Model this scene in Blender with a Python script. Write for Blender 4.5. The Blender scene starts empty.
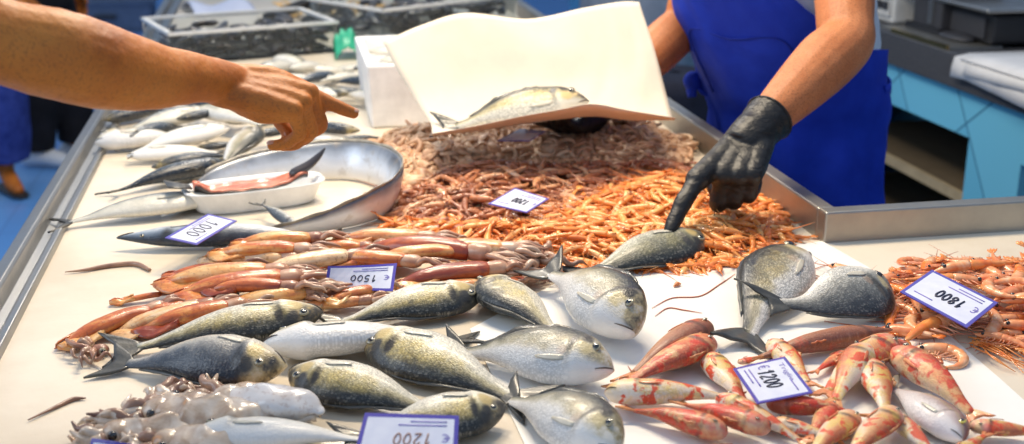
import bpy, bmesh, math, random
import numpy as np
from mathutils import Vector, Matrix, noise

random.seed(7)
SC = bpy.context.scene
COL = SC.collection
PI = math.pi

# ------------------------------------------------------------------ camera frame
W_PX, H_PX, F_PX = 1024.0, 444.0, 1228.0
CAM = Vector((0.0, 0.0, 1.60))
YAW, PIT = math.radians(10.7), math.radians(17.6)
FWD = Vector((math.sin(YAW) * math.cos(PIT), math.cos(YAW) * math.cos(PIT), -math.sin(PIT)))
RGT = Vector((math.cos(YAW), -math.sin(YAW), 0.0))
UPV = RGT.cross(FWD)
CT = 0.85                      # height of the display surface

def ray(px, py):
    return FWD + RGT * ((px - W_PX / 2) / F_PX) - UPV * ((py - H_PX / 2) / F_PX)

def P(px, py, z=CT):
    """the point of the place seen at a pixel, on the level z"""
    d = ray(px, py)
    return CAM + d * ((z - CAM.z) / d.z)

def Q(px, py, depth):
    """the point of the place seen at a pixel, at a distance along the view axis"""
    return CAM + ray(px, py) * depth

def lerp(a, b, t): return a + (b - a) * t
def sstep(a, b, x):
    t = min(1.0, max(0.0, (x - a) / (b - a)))
    return t * t * (3 - 2 * t)

# ------------------------------------------------------------------ objects
def tag(o, label=None, cat=None, group=None, kind=None):
    if label: o['label'] = label
    if cat: o['category'] = cat
    if group: o['group'] = group
    if kind: o['kind'] = kind
    return o

def root(name, label, cat, loc=(0, 0, 0), rot=(0, 0, 0), group=None):
    o = bpy.data.objects.new(name, None)
    o.empty_display_size = 0.05
    o.location = loc
    o.rotation_euler = rot
    COL.objects.link(o)
    return tag(o, label, cat, group)

def mk_mesh(name, vs, fs, mats, attrs=None, fmat=None, smooth=True, fix=True):
    me = bpy.data.meshes.new(name)
    me.from_pydata([tuple(v) for v in vs], [], [tuple(f) for f in fs])
    if not isinstance(mats, (list, tuple)): mats = [mats]
    for m in mats: me.materials.append(m)
    if fmat is not None:
        me.polygons.foreach_set('material_index', np.array(fmat, dtype=np.int32))
    if attrs:
        for k, arr in attrs.items():
            a = me.attributes.new(k, 'FLOAT', 'POINT')
            a.data.foreach_set('value', np.array(arr, dtype=np.float32))
    if fix:
        bm = bmesh.new(); bm.from_mesh(me)
        bmesh.ops.recalc_face_normals(bm, faces=bm.faces)
        bm.to_mesh(me); bm.free()
    me.polygons.foreach_set('use_smooth', np.full(len(me.polygons), bool(smooth)))
    me.update()
    return me

def obj(name, geo, mat, parent=None, attrs=None, fmat=None, smooth=True, fix=True):
    me = mk_mesh(name, geo[0], geo[1], mat, attrs, fmat, smooth, fix)
    o = bpy.data.objects.new(name, me)
    COL.objects.link(o)
    if parent is not None: o.parent = parent
    return o

def bevel(o, w=0.004, seg=2):
    m = o.modifiers.new('bevel', 'BEVEL'); m.width = w; m.segments = seg; m.limit_method = 'ANGLE'
    return o

def link_copy(src, loc, rot, label=None, group=None, scale=None):
    c = src.copy()
    c.location = loc; c.rotation_euler = rot
    if scale: c.scale = scale
    if label: c['label'] = label
    if group: c['group'] = group
    COL.objects.link(c)
    for ch in list(src.children):
        d = ch.copy(); COL.objects.link(d); d.parent = c
        for g in list(ch.children):
            e = g.copy(); COL.objects.link(e); e.parent = d
    return c

# ------------------------------------------------------------------ geometry
class Geo:
    def __init__(s): s.v, s.f, s.m = [], [], []
    def add(s, g, m=0):
        b = len(s.v); s.v += [Vector(p) for p in g[0]]
        s.f += [tuple(i + b for i in f) for f in g[1]]
        s.m += [m] * len(g[1]); return s
    def geo(s): return s.v, s.f

def box(cx, cy, cz, sx, sy, sz, rz=0.0):
    vs = []
    for x in (-1, 1):
        for y in (-1, 1):
            for z in (-1, 1):
                X, Y = x * sx / 2, y * sy / 2
                vs.append(Vector((cx + X * math.cos(rz) - Y * math.sin(rz), cy + X * math.sin(rz) + Y * math.cos(rz), cz + z * sz / 2)))
    return vs, [(0, 1, 3, 2), (4, 6, 7, 5), (0, 4, 5, 1), (2, 3, 7, 6), (0, 2, 6, 4), (1, 5, 7, 3)]

def bspan(x0, x1, y0, y1, z0, z1): return box((x0 + x1) / 2, (y0 + y1) / 2, (z0 + z1) / 2, x1 - x0, y1 - y0, z1 - z0)

def spline(pts, n):
    """Catmull-Rom through pts (sequences of equal length), n samples"""
    p = np.array([list(q) for q in pts], dtype=float)
    k = len(p)
    if k == 1: return np.repeat(p, n, 0)
    ext = np.vstack([2 * p[0] - p[1], p, 2 * p[-1] - p[-2]])
    out = []
    for u in np.linspace(0, k - 1, n):
        i = min(int(u), k - 2); t = u - i
        a, b, c, d = ext[i], ext[i + 1], ext[i + 2], ext[i + 3]
        out.append(0.5 * ((2 * b) + (-a + c) * t + (2 * a - 5 * b + 4 * c - d) * t * t + (-a + 3 * b - 3 * c + d) * t ** 3))
    return np.array(out)

def frames(path):
    fr = []; prev = None
    n = len(path)
    for i in range(n):
        t = Vector(path[min(i + 1, n - 1)]) - Vector(path[max(i - 1, 0)])
        if t.length < 1e-9: t = Vector((1, 0, 0))
        t.normalize()
        if prev is None:
            a = Vector((0, 0, 1)) if abs(t.z) < 0.9 else Vector((0, 1, 0))
            u = (a - t * a.dot(t)).normalized()
        else:
            u = prev - t * prev.dot(t)
            u = u.normalized() if u.length > 1e-6 else t.orthogonal().normalized()
        fr.append((t, u, t.cross(u))); prev = u
    return fr

def tube(pts, radii, n=10, samples=None, flat=1.0, round_caps=False):
    """closed tube along pts (smoothed); flat squashes it along its first normal (up for level tubes)"""
    samples = samples or len(pts)
    path = spline(pts, samples) if samples != len(pts) else np.array([list(p) for p in pts], float)
    rr = spline([[r] for r in radii], samples)[:, 0] if samples != len(radii) else np.array(radii, float)
    rr = np.maximum(rr, 1e-5)
    fr = frames(path)
    rings = []
    if round_caps:
        for k in (4, 3, 2, 1):
            a = k / 4 * PI / 2 * 0.97
            rings.append((Vector(path[0]) - fr[0][0] * (rr[0] * math.sin(a)), rr[0] * math.cos(a), fr[0]))
    for i in range(samples): rings.append((Vector(path[i]), rr[i], fr[i]))
    if round_caps:
        for k in (1, 2, 3, 4):
            a = k / 4 * PI / 2 * 0.97
            rings.append((Vector(path[-1]) + fr[-1][0] * (rr[-1] * math.sin(a)), rr[-1] * math.cos(a), fr[-1]))
    vs, fs = [], []
    for c, r, (t, u, w) in rings:
        for j in range(n):
            a = 2 * PI * j / n
            vs.append(c + u * (r * flat * math.cos(a)) + w * (r * math.sin(a)))
    for i in range(len(rings) - 1):
        for j in range(n):
            a, b = i * n + j, i * n + (j + 1) % n
            fs.append((a, b, b + n, a + n))
    fs.append(tuple(range(n - 1, -1, -1)))
    fs.append(tuple((len(rings) - 1) * n + j for j in range(n)))
    return vs, fs

def ellipsoid(c, r, n=16, m=10, rot=None):
    vs, fs = [], []
    c = Vector(c)
    for i in range(1, m):
        th = PI * i / m
        for j in range(n):
            ph = 2 * PI * j / n
            p = Vector((r[0] * math.sin(th) * math.cos(ph), r[1] * math.sin(th) * math.sin(ph), r[2] * math.cos(th)))
            vs.append(c + (rot @ p if rot else p))
    for i in range(m - 2):
        for j in range(n):
            a, b = i * n + j, i * n + (j + 1) % n
            fs.append((a, b, b + n, a + n))
    top, bot = Vector((0, 0, r[2])), Vector((0, 0, -r[2]))
    vs.append(c + (rot @ top if rot else top)); vs.append(c + (rot @ bot if rot else bot))
    t, b = len(vs) - 2, len(vs) - 1
    for j in range(n):
        fs.append((t, j, (j + 1) % n)); k = (m - 2) * n
        fs.append((b, k + (j + 1) % n, k + j))
    return vs, fs

def shell(grid, th):
    """closed thin solid from a grid of points, th thick (along local normals)"""
    R, C = len(grid), len(grid[0])
    g = [[Vector(p) for p in row] for row in grid]
    vs, fs = [], []
    nor = []
    for i in range(R):
        for j in range(C):
            a = g[min(i + 1, R - 1)][j] - g[max(i - 1, 0)][j]
            b = g[i][min(j + 1, C - 1)] - g[i][max(j - 1, 0)]
            nn = a.cross(b)
            nor.append(nn.normalized() if nn.length > 1e-12 else Vector((0, 0, 1)))
    for s in (0.5, -0.5):
        for i in range(R):
            for j in range(C): vs.append(g[i][j] + nor[i * C + j] * (th * s))
    o = R * C
    for i in range(R - 1):
        for j in range(C - 1):
            a = i * C + j
            fs.append((a, a + 1, a + C + 1, a + C)); fs.append((o + a, o + a + C, o + a + C + 1, o + a + 1))
    edge = [j for j in range(C)] + [i * C + C - 1 for i in range(1, R)] + [(R - 1) * C + j for j in range(C - 2, -1, -1)] + [i * C for i in range(R - 2, 0, -1)]
    for k in range(len(edge)):
        a, b = edge[k], edge[(k + 1) % len(edge)]
        fs.append((a, a + o, b + o, b))
    return vs, fs

def prism_y(profile, y0, y1):
    n = len(profile)
    vs = [Vector((x, y0, z)) for x, z in profile] + [Vector((x, y1, z)) for x, z in profile]
    fs = [(i, (i + 1) % n, n + (i + 1) % n, n + i) for i in range(n)]
    fs += [tuple(range(n - 1, -1, -1)), tuple(range(n, 2 * n))]
    return vs, fs

def extrude_poly(pts, z0, z1):
    n = len(pts)
    vs = [Vector((p[0], p[1], z0)) for p in pts] + [Vector((p[0], p[1], z1)) for p in pts]
    fs = [(i, (i + 1) % n, n + (i + 1) % n, n + i) for i in range(n)]
    return vs, fs + [tuple(range(n - 1, -1, -1)), tuple(range(n, 2 * n))]

def fuse(name, geos, voxel, mat, parent=None, smooth=4, disp=None):
    """one continuous skin over overlapping closed shapes"""
    G = Geo()
    for g in geos: G.add(g)
    me = mk_mesh(name + '_raw', G.v, G.f, [], fix=False)
    bm = bmesh.new(); bm.from_mesh(me); bmesh.ops.recalc_face_normals(bm, faces=bm.faces); bm.to_mesh(me); bm.free()
    o = bpy.data.objects.new(name + '_raw', me); COL.objects.link(o)
    m = o.modifiers.new('r', 'REMESH'); m.mode = 'VOXEL'; m.voxel_size = voxel
    dg = bpy.context.evaluated_depsgraph_get(); dg.update()
    out = bpy.data.meshes.new_from_object(o.evaluated_get(dg))
    bpy.data.objects.remove(o); bpy.data.meshes.remove(me)
    n = len(out.vertices)
    co = np.empty(n * 3, np.float32); out.vertices.foreach_get('co', co); co = co.reshape(-1, 3).astype(float)
    ed = np.empty(len(out.edges) * 2, np.int32); out.edges.foreach_get('vertices', ed); ed = ed.reshape(-1, 2)
    deg = np.bincount(ed.ravel(), minlength=n)[:, None].astype(float)
    for k in range(smooth * 2):
        acc = np.zeros_like(co)
        np.add.at(acc, ed[:, 0], co[ed[:, 1]]); np.add.at(acc, ed[:, 1], co[ed[:, 0]])
        lap = acc / np.maximum(deg, 1) - co
        co += lap * (0.6 if k % 2 == 0 else -0.42)
    out.vertices.foreach_set('co', co.astype(np.float32).ravel())
    out.update()
    if disp:
        nn = np.empty(n * 3, np.float32); out.vertices.foreach_get('normal', nn); nn = nn.reshape(-1, 3)
        d = np.array([disp(Vector(c)) for c in co])[:, None]
        out.vertices.foreach_set('co', (co + nn * d).astype(np.float32).ravel())
    out.materials.clear(); out.materials.append(mat)
    out.polygons.foreach_set('use_smooth', np.ones(len(out.polygons), bool))
    out.update(); out.name = name
    ob = bpy.data.objects.new(name, out); COL.objects.link(ob)
    if parent is not None: ob.parent = parent
    return ob

# ------------------------------------------------------------------ materials
class Mat:
    def __init__(s, name, rough=0.5, color=(0.5, 0.5, 0.5), metal=0.0, spec=0.5, coat=0.0, coat_rough=0.1, **kw):
        s.m = bpy.data.materials.new(name); s.m.use_nodes = True
        s.t = s.m.node_tree; s.b = s.t.nodes['Principled BSDF']
        s.set('Base Color', (*color, 1)); s.set('Roughness', rough); s.set('Metallic', metal)
        s.set('Specular IOR Level', spec); s.set('Coat Weight', coat); s.set('Coat Roughness', coat_rough)
        for k, v in kw.items(): s.set(k.replace('_', ' '), v)
    def set(s, k, v):
        if isinstance(v, bpy.types.NodeSocket): s.t.links.new(v, s.b.inputs[k])
        else: s.b.inputs[k].default_value = v
    def n(s, typ, ins=None, **props):
        nd = s.t.nodes.new(typ)
        for k, v in props.items(): setattr(nd, k, v)
        for k, v in (ins or {}).items():
            if isinstance(v, bpy.types.NodeSocket): s.t.links.new(v, nd.inputs[k])
            else: nd.inputs[k].default_value = v
        return nd
    def attr(s, name): return s.n('ShaderNodeAttribute', attribute_name=name).outputs['Fac']
    def coord(s, which='Object'): return s.n('ShaderNodeTexCoord').outputs[which]
    def rnd(s): return s.n('ShaderNodeObjectInfo').outputs['Random']
    def math(s, op, a, b=0.0, c=None):
        ins = {0: a, 1: b}
        if c is not None: ins[2] = c
        return s.n('ShaderNodeMath', ins, operation=op).outputs[0]
    def vec(s, x, y, z=0.0): return s.n('ShaderNodeCombineXYZ', {0: x, 1: y, 2: z}).outputs[0]
    def vadd(s, a, b): return s.n('ShaderNodeVectorMath', {0: a, 1: b}, operation='ADD').outputs[0]
    def noise(s, vec, scale, detail=3.0, rough=0.55, dist=0.0, out='Fac'):
        return s.n('ShaderNodeTexNoise', {'Vector': vec, 'Scale': scale, 'Detail': detail, 'Roughness': rough, 'Distortion': dist}).outputs[out]
    def voro(s, vec, scale, feature='F1', out='Distance'):
        return s.n('ShaderNodeTexVoronoi', {'Vector': vec, 'Scale': scale}, feature=feature).outputs[out]
    def ramp(s, fac, stops, interp='LINEAR'):
        nd = s.n('ShaderNodeValToRGB', {'Fac': fac}); cr = nd.color_ramp; cr.interpolation = interp
        while len(cr.elements) < len(stops): cr.elements.new(0.5)
        for e, (p, c) in zip(cr.elements, stops):
            e.position = p
            e.color = (c, c, c, 1) if isinstance(c, (int, float)) else (*c, 1)
        return nd.outputs['Color']
    def mix(s, fac, a, b, mode='MIX'):
        nd = s.n('ShaderNodeMix', data_type='RGBA', blend_type=mode)
        for idx, v in ((0, fac), (6, a), (7, b)):
            if isinstance(v, bpy.types.NodeSocket): s.t.links.new(v, nd.inputs[idx])
            elif idx == 0: nd.inputs[0].default_value = v
            else: nd.inputs[idx].default_value = (*v, 1)
        return nd.outputs[2]
    def bump(s, h, strength=0.3, dist=0.01):
        s.set('Normal', s.n('ShaderNodeBump', {'Height': h, 'Strength': strength, 'Distance': dist}).outputs[0]); return s

def rep(m, scale=1.0):
    """object coordinates shifted per object, so copies differ"""
    r = m.rnd()
    return m.vadd(m.coord('Object'), m.vec(m.math('MULTIPLY', r, 7.3), m.math('MULTIPLY', r, 3.1), m.math('MULTIPLY', r, 5.7)))
# ------------------------------------------------------------------ fish skin
def fish_skin(name, ramp, head=None, gold=None, blotch=None, scales=0.75, rough=0.36, coat=0.22, nscale=34.0, nmix=0.5, headmix=0.8, stripe=None, gill=.9, face=None):
    m = Mat(name, rough=rough, coat=coat, coat_rough=0.2, spec=0.45)
    ft, fv = m.attr('ft'), m.attr('fv')
    oc = rep(m)
    nz = m.noise(oc, nscale, 4.0, 0.6)
    v = m.math('ADD', m.math('MULTIPLY_ADD', fv, 0.5, 0.5), m.math('MULTIPLY', m.math('SUBTRACT', nz, 0.5), nmix))
    col = m.ramp(v, ramp)
    if gold:
        gn = m.ramp(m.noise(oc, 30.0, 5.0, 0.7), [(0.42, 0.0), (0.62, 1.0)])
        band = m.ramp(m.math('MULTIPLY_ADD', fv, 0.5, 0.5), [(0.36, 0.0), (0.5, 1.0), (0.74, 0.8), (0.86, 0.0)])
        along = m.ramp(ft, [(0.16, 0.0), (0.26, 1.0), (0.6, 1.0), (0.8, 0.0)])
        f = m.math('MULTIPLY', m.math('MULTIPLY', gn, band), along)
        col = m.mix(m.math('MULTIPLY', f, gold[1]), col, gold[0])
    if stripe:
        sv = m.ramp(m.math('MULTIPLY_ADD', fv, 0.5, 0.5), [(stripe[1] - 0.07, 0.0), (stripe[1], 1.0), (stripe[1] + 0.07, 0.0)])
        col = m.mix(m.math('MULTIPLY', sv, stripe[2]), col, stripe[0])
    if blotch:
        for c, sc, lo, hi, amt in blotch:
            bn = m.ramp(m.noise(oc, sc, 3.0, 0.6, 0.4), [(lo, 0.0), (hi, 1.0)])
            col = m.mix(m.math('MULTIPLY', bn, amt), col, c)
    sc_ = m.vec(m.math('MULTIPLY', ft, 78.0), m.math('MULTIPLY', fv, 22.0))
    sv = m.voro(sc_, 1.0)
    sr = m.n('ShaderNodeSeparateColor', {0: m.voro(sc_, 1.0, out='Color')}).outputs[0]
    if scales:
        body = m.ramp(ft, [(0.2, 0.0), (0.27, 1.0)])
        dark = m.ramp(sv, [(0.1, 1.25), (0.7, 0.42)])
        col = m.mix(m.math('MULTIPLY', body, scales), col, m.mix(1.0, m.mix(1.0, col, dark, 'MULTIPLY'), m.ramp(sr, [(0.0, .45), (.5, .95), (1.0, 1.0)]), 'MULTIPLY'))
        col = m.mix(m.math('MULTIPLY', m.math('MULTIPLY', body, scales), m.ramp(sr, [(.72, 0.0), (1.0, .22)])), col, (.74, .70, .58))
    ge = m.math('MULTIPLY_ADD', m.math('MULTIPLY', fv, fv), .045, ft)
    gl = m.ramp(ge, [(.225, 0.0), (.252, 1.0), (.270, .8), (.295, 0.0)])
    gv = m.ramp(m.math('MULTIPLY_ADD', fv, 0.5, 0.5), [(.12, 0.0), (.4, .5), (.66, 1.0), (.9, .5)])
    col = m.mix(m.math('MULTIPLY', m.math('MULTIPLY', gl, gv), gill), col, (0.03, 0.025, 0.02))
    if head:
        hn = m.ramp(m.noise(oc, 30.0, 4.0, 0.7), [(0.35, head[0]), (0.5, head[1]), (0.62, head[2])])
        hf = m.ramp(ft, [(0.02, 1.0), (0.17, 0.75), (0.23, 0.0)])
        hv = m.ramp(m.math('MULTIPLY_ADD', fv, 0.5, 0.5), [(0.25, 0.1), (0.55, 1.0)])
        col = m.mix(m.math('MULTIPLY', m.math('MULTIPLY', hf, hv), headmix), col, hn)
    for pc, c0, c1, rx, ry, amt in (face or ()):
        d = m.math('ADD', m.math('POWER', m.math('ABSOLUTE', m.math('DIVIDE', m.math('SUBTRACT', ft, c0), rx)), 2.0), m.math('POWER', m.math('ABSOLUTE', m.math('DIVIDE', m.math('SUBTRACT', fv, c1), ry)), 2.0))
        d = m.math('ADD', d, m.math('MULTIPLY', m.math('SUBTRACT', m.noise(oc, 60.0, 3.0), .5), 1.2))
        col = m.mix(m.math('MULTIPLY', m.ramp(d, [(.35, 1.0), (1.0, 0.0)]), amt), col, pc)
    m.set('Base Color', col)
    m.set('Roughness', m.math('ADD', m.math('MULTIPLY', m.noise(oc, 70.0, 2.0), 0.25), rough - 0.1))
    h = m.math('ADD', m.math('MULTIPLY', sv, 0.5), m.math('MULTIPLY', m.noise(oc, 140.0, 3.0), 0.7))
    m.bump(h, 0.5, 0.002)
    return m.m

FACE = (((0.62, 0.46, 0.18), .165, .02, .055, .42, .8), ((0.035, 0.033, 0.032), .185, .62, .045, .30, .9), ((0.03, 0.028, 0.026), .262, .42, .026, .26, .95), ((0.05, 0.045, 0.04), .06, .55, .04, .5, .6))
FACE_PALE = (((0.60, 0.48, 0.24), .175, .25, .05, .34, .7), ((0.04, 0.035, 0.03), .19, .66, .045, .24, .9), ((0.10, 0.08, 0.06), .268, .45, .02, .22, .8), ((0.42, 0.26, 0.16), .30, -.05, .035, .25, .35))
SILV, WHT = (0.60, 0.57, 0.50), (0.80, 0.77, 0.70)
M = {}
M['bream'] = fish_skin('sea_bream_skin', [(0.0, (0.82, 0.79, 0.70)), (0.40, (0.80, 0.75, 0.60)), (0.54, (0.70, 0.62, 0.39)), (0.67, (0.44, 0.37, 0.19)), (0.79, (0.12, 0.11, 0.07)), (0.92, (0.025, 0.028, 0.028))],
    head=((0.022, 0.023, 0.026), (0.13, 0.115, 0.085), (0.60, 0.44, 0.20)), headmix=1.0, gold=((0.76, 0.58, 0.19), 0.9), face=FACE)
M['bream_pale'] = fish_skin('pale_sea_bream_skin', [(0.0, (0.84, 0.82, 0.79)), (0.38, (0.76, 0.74, 0.70)), (0.52, (0.56, 0.52, 0.42)), (0.66, (0.28, 0.26, 0.18)), (0.80, (0.09, 0.09, 0.07)), (1.0, (0.03, 0.035, 0.035))],
    head=((0.06, 0.05, 0.04), (0.42, 0.34, 0.18), (0.66, 0.62, 0.55)), gold=((0.55, 0.40, 0.16), 0.35), scales=0.4, headmix=0.9, face=FACE_PALE)
M['bream_olive'] = fish_skin('olive_sea_bream_skin', [(0.0, (0.74, 0.71, 0.60)), (0.25, (0.56, 0.54, 0.42)), (0.45, (0.33, 0.32, 0.22)), (0.62, (0.16, 0.155, 0.10)), (0.8, (0.05, 0.052, 0.042)), (1.0, (0.02, 0.024, 0.026))],
    head=((0.03, 0.03, 0.03), (0.16, 0.15, 0.11), (0.46, 0.40, 0.28)), gold=((0.50, 0.44, 0.20), 0.4), face=FACE)
M['bream_blue'] = fish_skin('blue_black_sea_bream_skin', [(0.0, (0.70, 0.67, 0.60)), (0.3, (0.54, 0.51, 0.44)), (0.46, (0.30, 0.29, 0.27)), (0.62, (0.10, 0.11, 0.125)), (0.8, (0.03, 0.038, 0.055)), (1.0, (0.012, 0.018, 0.03))],
    head=((0.03, 0.03, 0.03), (0.50, 0.38, 0.18), (0.70, 0.58, 0.36)), headmix=1.0, scales=.45, rough=.28, face=FACE)
M['bream_half'] = fish_skin('half_white_sea_bream_skin', [(0.0, (0.82, 0.79, 0.74)), (0.36, (0.78, 0.74, 0.68)), (0.50, (0.52, 0.46, 0.32)), (0.66, (0.26, 0.23, 0.14)), (0.84, (0.06, 0.06, 0.05)), (1.0, (0.02, 0.024, 0.028))], head=((0.10, 0.09, 0.08), (0.42, 0.36, 0.26), (0.66, 0.6, 0.5)), gold=((0.55, 0.42, 0.16), 0.5), headmix=.5, face=FACE_PALE)
M['bream_grey'] = fish_skin('grey_sea_bream_skin', [(0.0, WHT), (0.22, (0.72, 0.69, 0.62)), (0.38, (0.46, 0.44, 0.38)), (0.56, (0.22, 0.22, 0.20)), (0.8, (0.07, 0.075, 0.08)), (1.0, (0.02, 0.024, 0.03))],
    head=((0.05, 0.05, 0.05), (0.30, 0.28, 0.24), (0.5, 0.46, 0.38)), headmix=0.5, scales=0.7, face=FACE_PALE)
M['mackerel'] = fish_skin('dark_back_fish_skin', [(0.0, WHT), (0.36, (0.62, 0.58, 0.46)), (0.5, (0.34, 0.29, 0.14)), (0.62, (0.10, 0.12, 0.14)), (0.8, (0.03, 0.045, 0.065)), (1.0, (0.014, 0.02, 0.03))],
    head=((0.02, 0.03, 0.045), (0.16, 0.14, 0.09), (0.5, 0.38, 0.15)), scales=0.15, rough=0.25, headmix=0.6)
M['silver'] = fish_skin('silver_fish_skin', [(0.0, (0.72, 0.69, 0.60)), (0.38, (0.56, 0.53, 0.44)), (0.54, (0.34, 0.34, 0.32)), (0.7, (0.11, 0.125, 0.14)), (1.0, (0.03, 0.04, 0.055))],
    scales=0.15, rough=0.22)
M['pale'] = fish_skin('white_belly_fish_skin', [(0.0, (0.82, 0.80, 0.76)), (0.6, (0.74, 0.71, 0.63)), (0.8, (0.50, 0.46, 0.36)), (1.0, (0.17, 0.18, 0.18))],
    blotch=[((0.72, 0.42, 0.34), 9.0, 0.62, 0.74, 0.5)], scales=0.1)
M['barracuda'] = fish_skin('blue_grey_long_fish_skin', [(0.0, (0.72, 0.72, 0.70)), (0.4, (0.42, 0.46, 0.50)), (0.58, (0.20, 0.24, 0.29)), (0.8, (0.06, 0.08, 0.11)), (1.0, (0.025, 0.035, 0.05))], scales=0.15, rough=0.2)
M['mullet'] = fish_skin('red_mullet_skin', [(0.0, (0.84, 0.62, 0.44)), (0.3, (0.86, 0.46, 0.20)), (0.55, (0.80, 0.26, 0.075)), (0.8, (0.66, 0.13, 0.035)), (1.0, (0.44, 0.08, 0.035))],
    blotch=[((0.84, 0.56, 0.24), 46.0, 0.48, 0.60, 0.6), ((0.72, 0.045, 0.010), 55.0, 0.48, 0.58, 0.95)], scales=0.35, head=((0.50, 0.09, 0.05), (0.60, 0.26, 0.16), (0.66, 0.45, 0.35)), headmix=0.5)
M['mullet_pale'] = fish_skin('pale_blotched_mullet_skin', [(0.0, (0.86, 0.74, 0.60)), (0.4, (0.84, 0.62, 0.40)), (0.62, (0.82, 0.44, 0.18)), (0.85, (0.70, 0.20, 0.07)), (1.0, (0.52, 0.12, 0.05))],
    blotch=[((0.84, 0.56, 0.10), 42.0, 0.48, 0.60, 0.65), ((0.80, 0.07, 0.012), 46.0, 0.525, 0.58, 0.95)], scales=0.3, head=((0.62, 0.20, 0.12), (0.74, 0.50, 0.38), (0.78, 0.64, 0.54)), headmix=0.5)
M['mullet_brown'] = fish_skin('plain_brown_mullet_skin', [(0.0, (0.70, 0.42, 0.26)), (0.4, (0.58, 0.27, 0.13)), (0.7, (0.44, 0.16, 0.07)), (1.0, (0.26, 0.09, 0.05))],
    blotch=[((0.62, 0.10, 0.04), 20.0, 0.58, 0.66, 0.6)], scales=0.35)
M['pandora'] = fish_skin('pink_silver_fish_skin', [(0.0, (0.78, 0.74, 0.72)), (0.45, (0.68, 0.60, 0.57)), (0.7, (0.50, 0.36, 0.32)), (0.9, (0.32, 0.17, 0.14)), (1.0, (0.28, 0.12, 0.10))], scales=0.3, stripe=((0.62, 0.48, 0.14), 0.72, 0.3))

def fin_skin(name, c0, c1, rough=0.4):
    m = Mat(name, rough=rough, coat=0.3)
    oc = m.coord('Object')
    nz = m.noise(oc, 35.0, 3.0)
    m.set('Base Color', m.ramp(nz, [(0.3, c0), (0.7, c1)]))
    m.bump(m.noise(oc, 260.0, 2.0), 0.4, 0.001)
    return m.m
M['fin_dark'] = fin_skin('dark_fin', (0.018, 0.020, 0.022), (0.085, 0.080, 0.065))
M['fin_grey'] = fin_skin('grey_fin', (0.14, 0.13, 0.11), (0.42, 0.37, 0.28))
M['fin_pale'] = fin_skin('pale_fin', (0.50, 0.46, 0.36), (0.68, 0.63, 0.52))
M['fin_red'] = fin_skin('red_fin', (0.62, 0.13, 0.04), (0.72, 0.36, 0.14))
M['pupil'] = Mat('fish_pupil', rough=0.08, color=(0.004, 0.004, 0.005), coat=1.0).m
M['iris'] = Mat('fish_iris', rough=0.15, color=(0.30, 0.26, 0.16), coat=.6).m
M['iris_dark'] = Mat('dark_fish_iris', rough=0.12, color=(0.06, 0.05, 0.04), coat=1.0).m
M['iris_yellow'] = Mat('yellow_fish_iris', rough=0.12, color=(0.72, 0.60, 0.10), coat=1.0).m
M['mouth'] = Mat('fish_mouth', rough=0.4, color=(0.06, 0.045, 0.035)).m

# ------------------------------------------------------------------ fish shapes (fractions of the length)
SPEC = {
 'bream': dict(t=[0, .03, .08, .16, .25, .38, .52, .66, .80, .92, 1.0],
    top=[.004, .050, .098, .148, .178, .188, .166, .122, .072, .040, .036], bot=[.004, .034, .062, .098, .132, .152, .140, .100, .056, .036, .034],
    hw=[.004, .034, .056, .074, .084, .084, .072, .052, .030, .015, .010], body=.84, tail=.17, tail_h=.155, fork=.55, eye=(.125, 58, .025), dorsal=(.30, .86, .038)),
 'mackerel': dict(t=[0, .04, .10, .20, .32, .46, .60, .75, .88, 1.0],
    top=[.004, .026, .046, .072, .088, .090, .078, .050, .022, .012], bot=[.004, .024, .046, .072, .090, .092, .078, .048, .022, .012],
    hw=[.004, .022, .038, .056, .066, .066, .056, .036, .017, .009], body=.87, tail=.14, tail_h=.11, fork=.25, eye=(.10, 66, .018), dorsal=(.30, .46, .03)),
 'mullet': dict(t=[0, .025, .07, .14, .24, .38, .52, .68, .84, 1.0],
    top=[.006, .046, .080, .104, .116, .112, .094, .066, .040, .028], bot=[.006, .040, .058, .074, .086, .090, .080, .056, .036, .027],
    hw=[.006, .040, .056, .068, .074, .072, .060, .042, .024, .011], body=.85, tail=.15, tail_h=.085, fork=.45, eye=(.12, 50, .021), dorsal=(.26, .42, .04)),
 'long': dict(t=[0, .05, .12, .22, .35, .5, .65, .8, .92, 1.0],
    top=[.003, .012, .024, .040, .050, .052, .046, .032, .018, .014], bot=[.003, .014, .026, .040, .050, .052, .046, .032, .018, .014],
    hw=[.003, .011, .020, .032, .040, .040, .034, .023, .013, .009], body=.89, tail=.11, tail_h=.06, fork=.3, eye=(.13, 62, .010), dorsal=(.55, .65, .02)),
}

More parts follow.
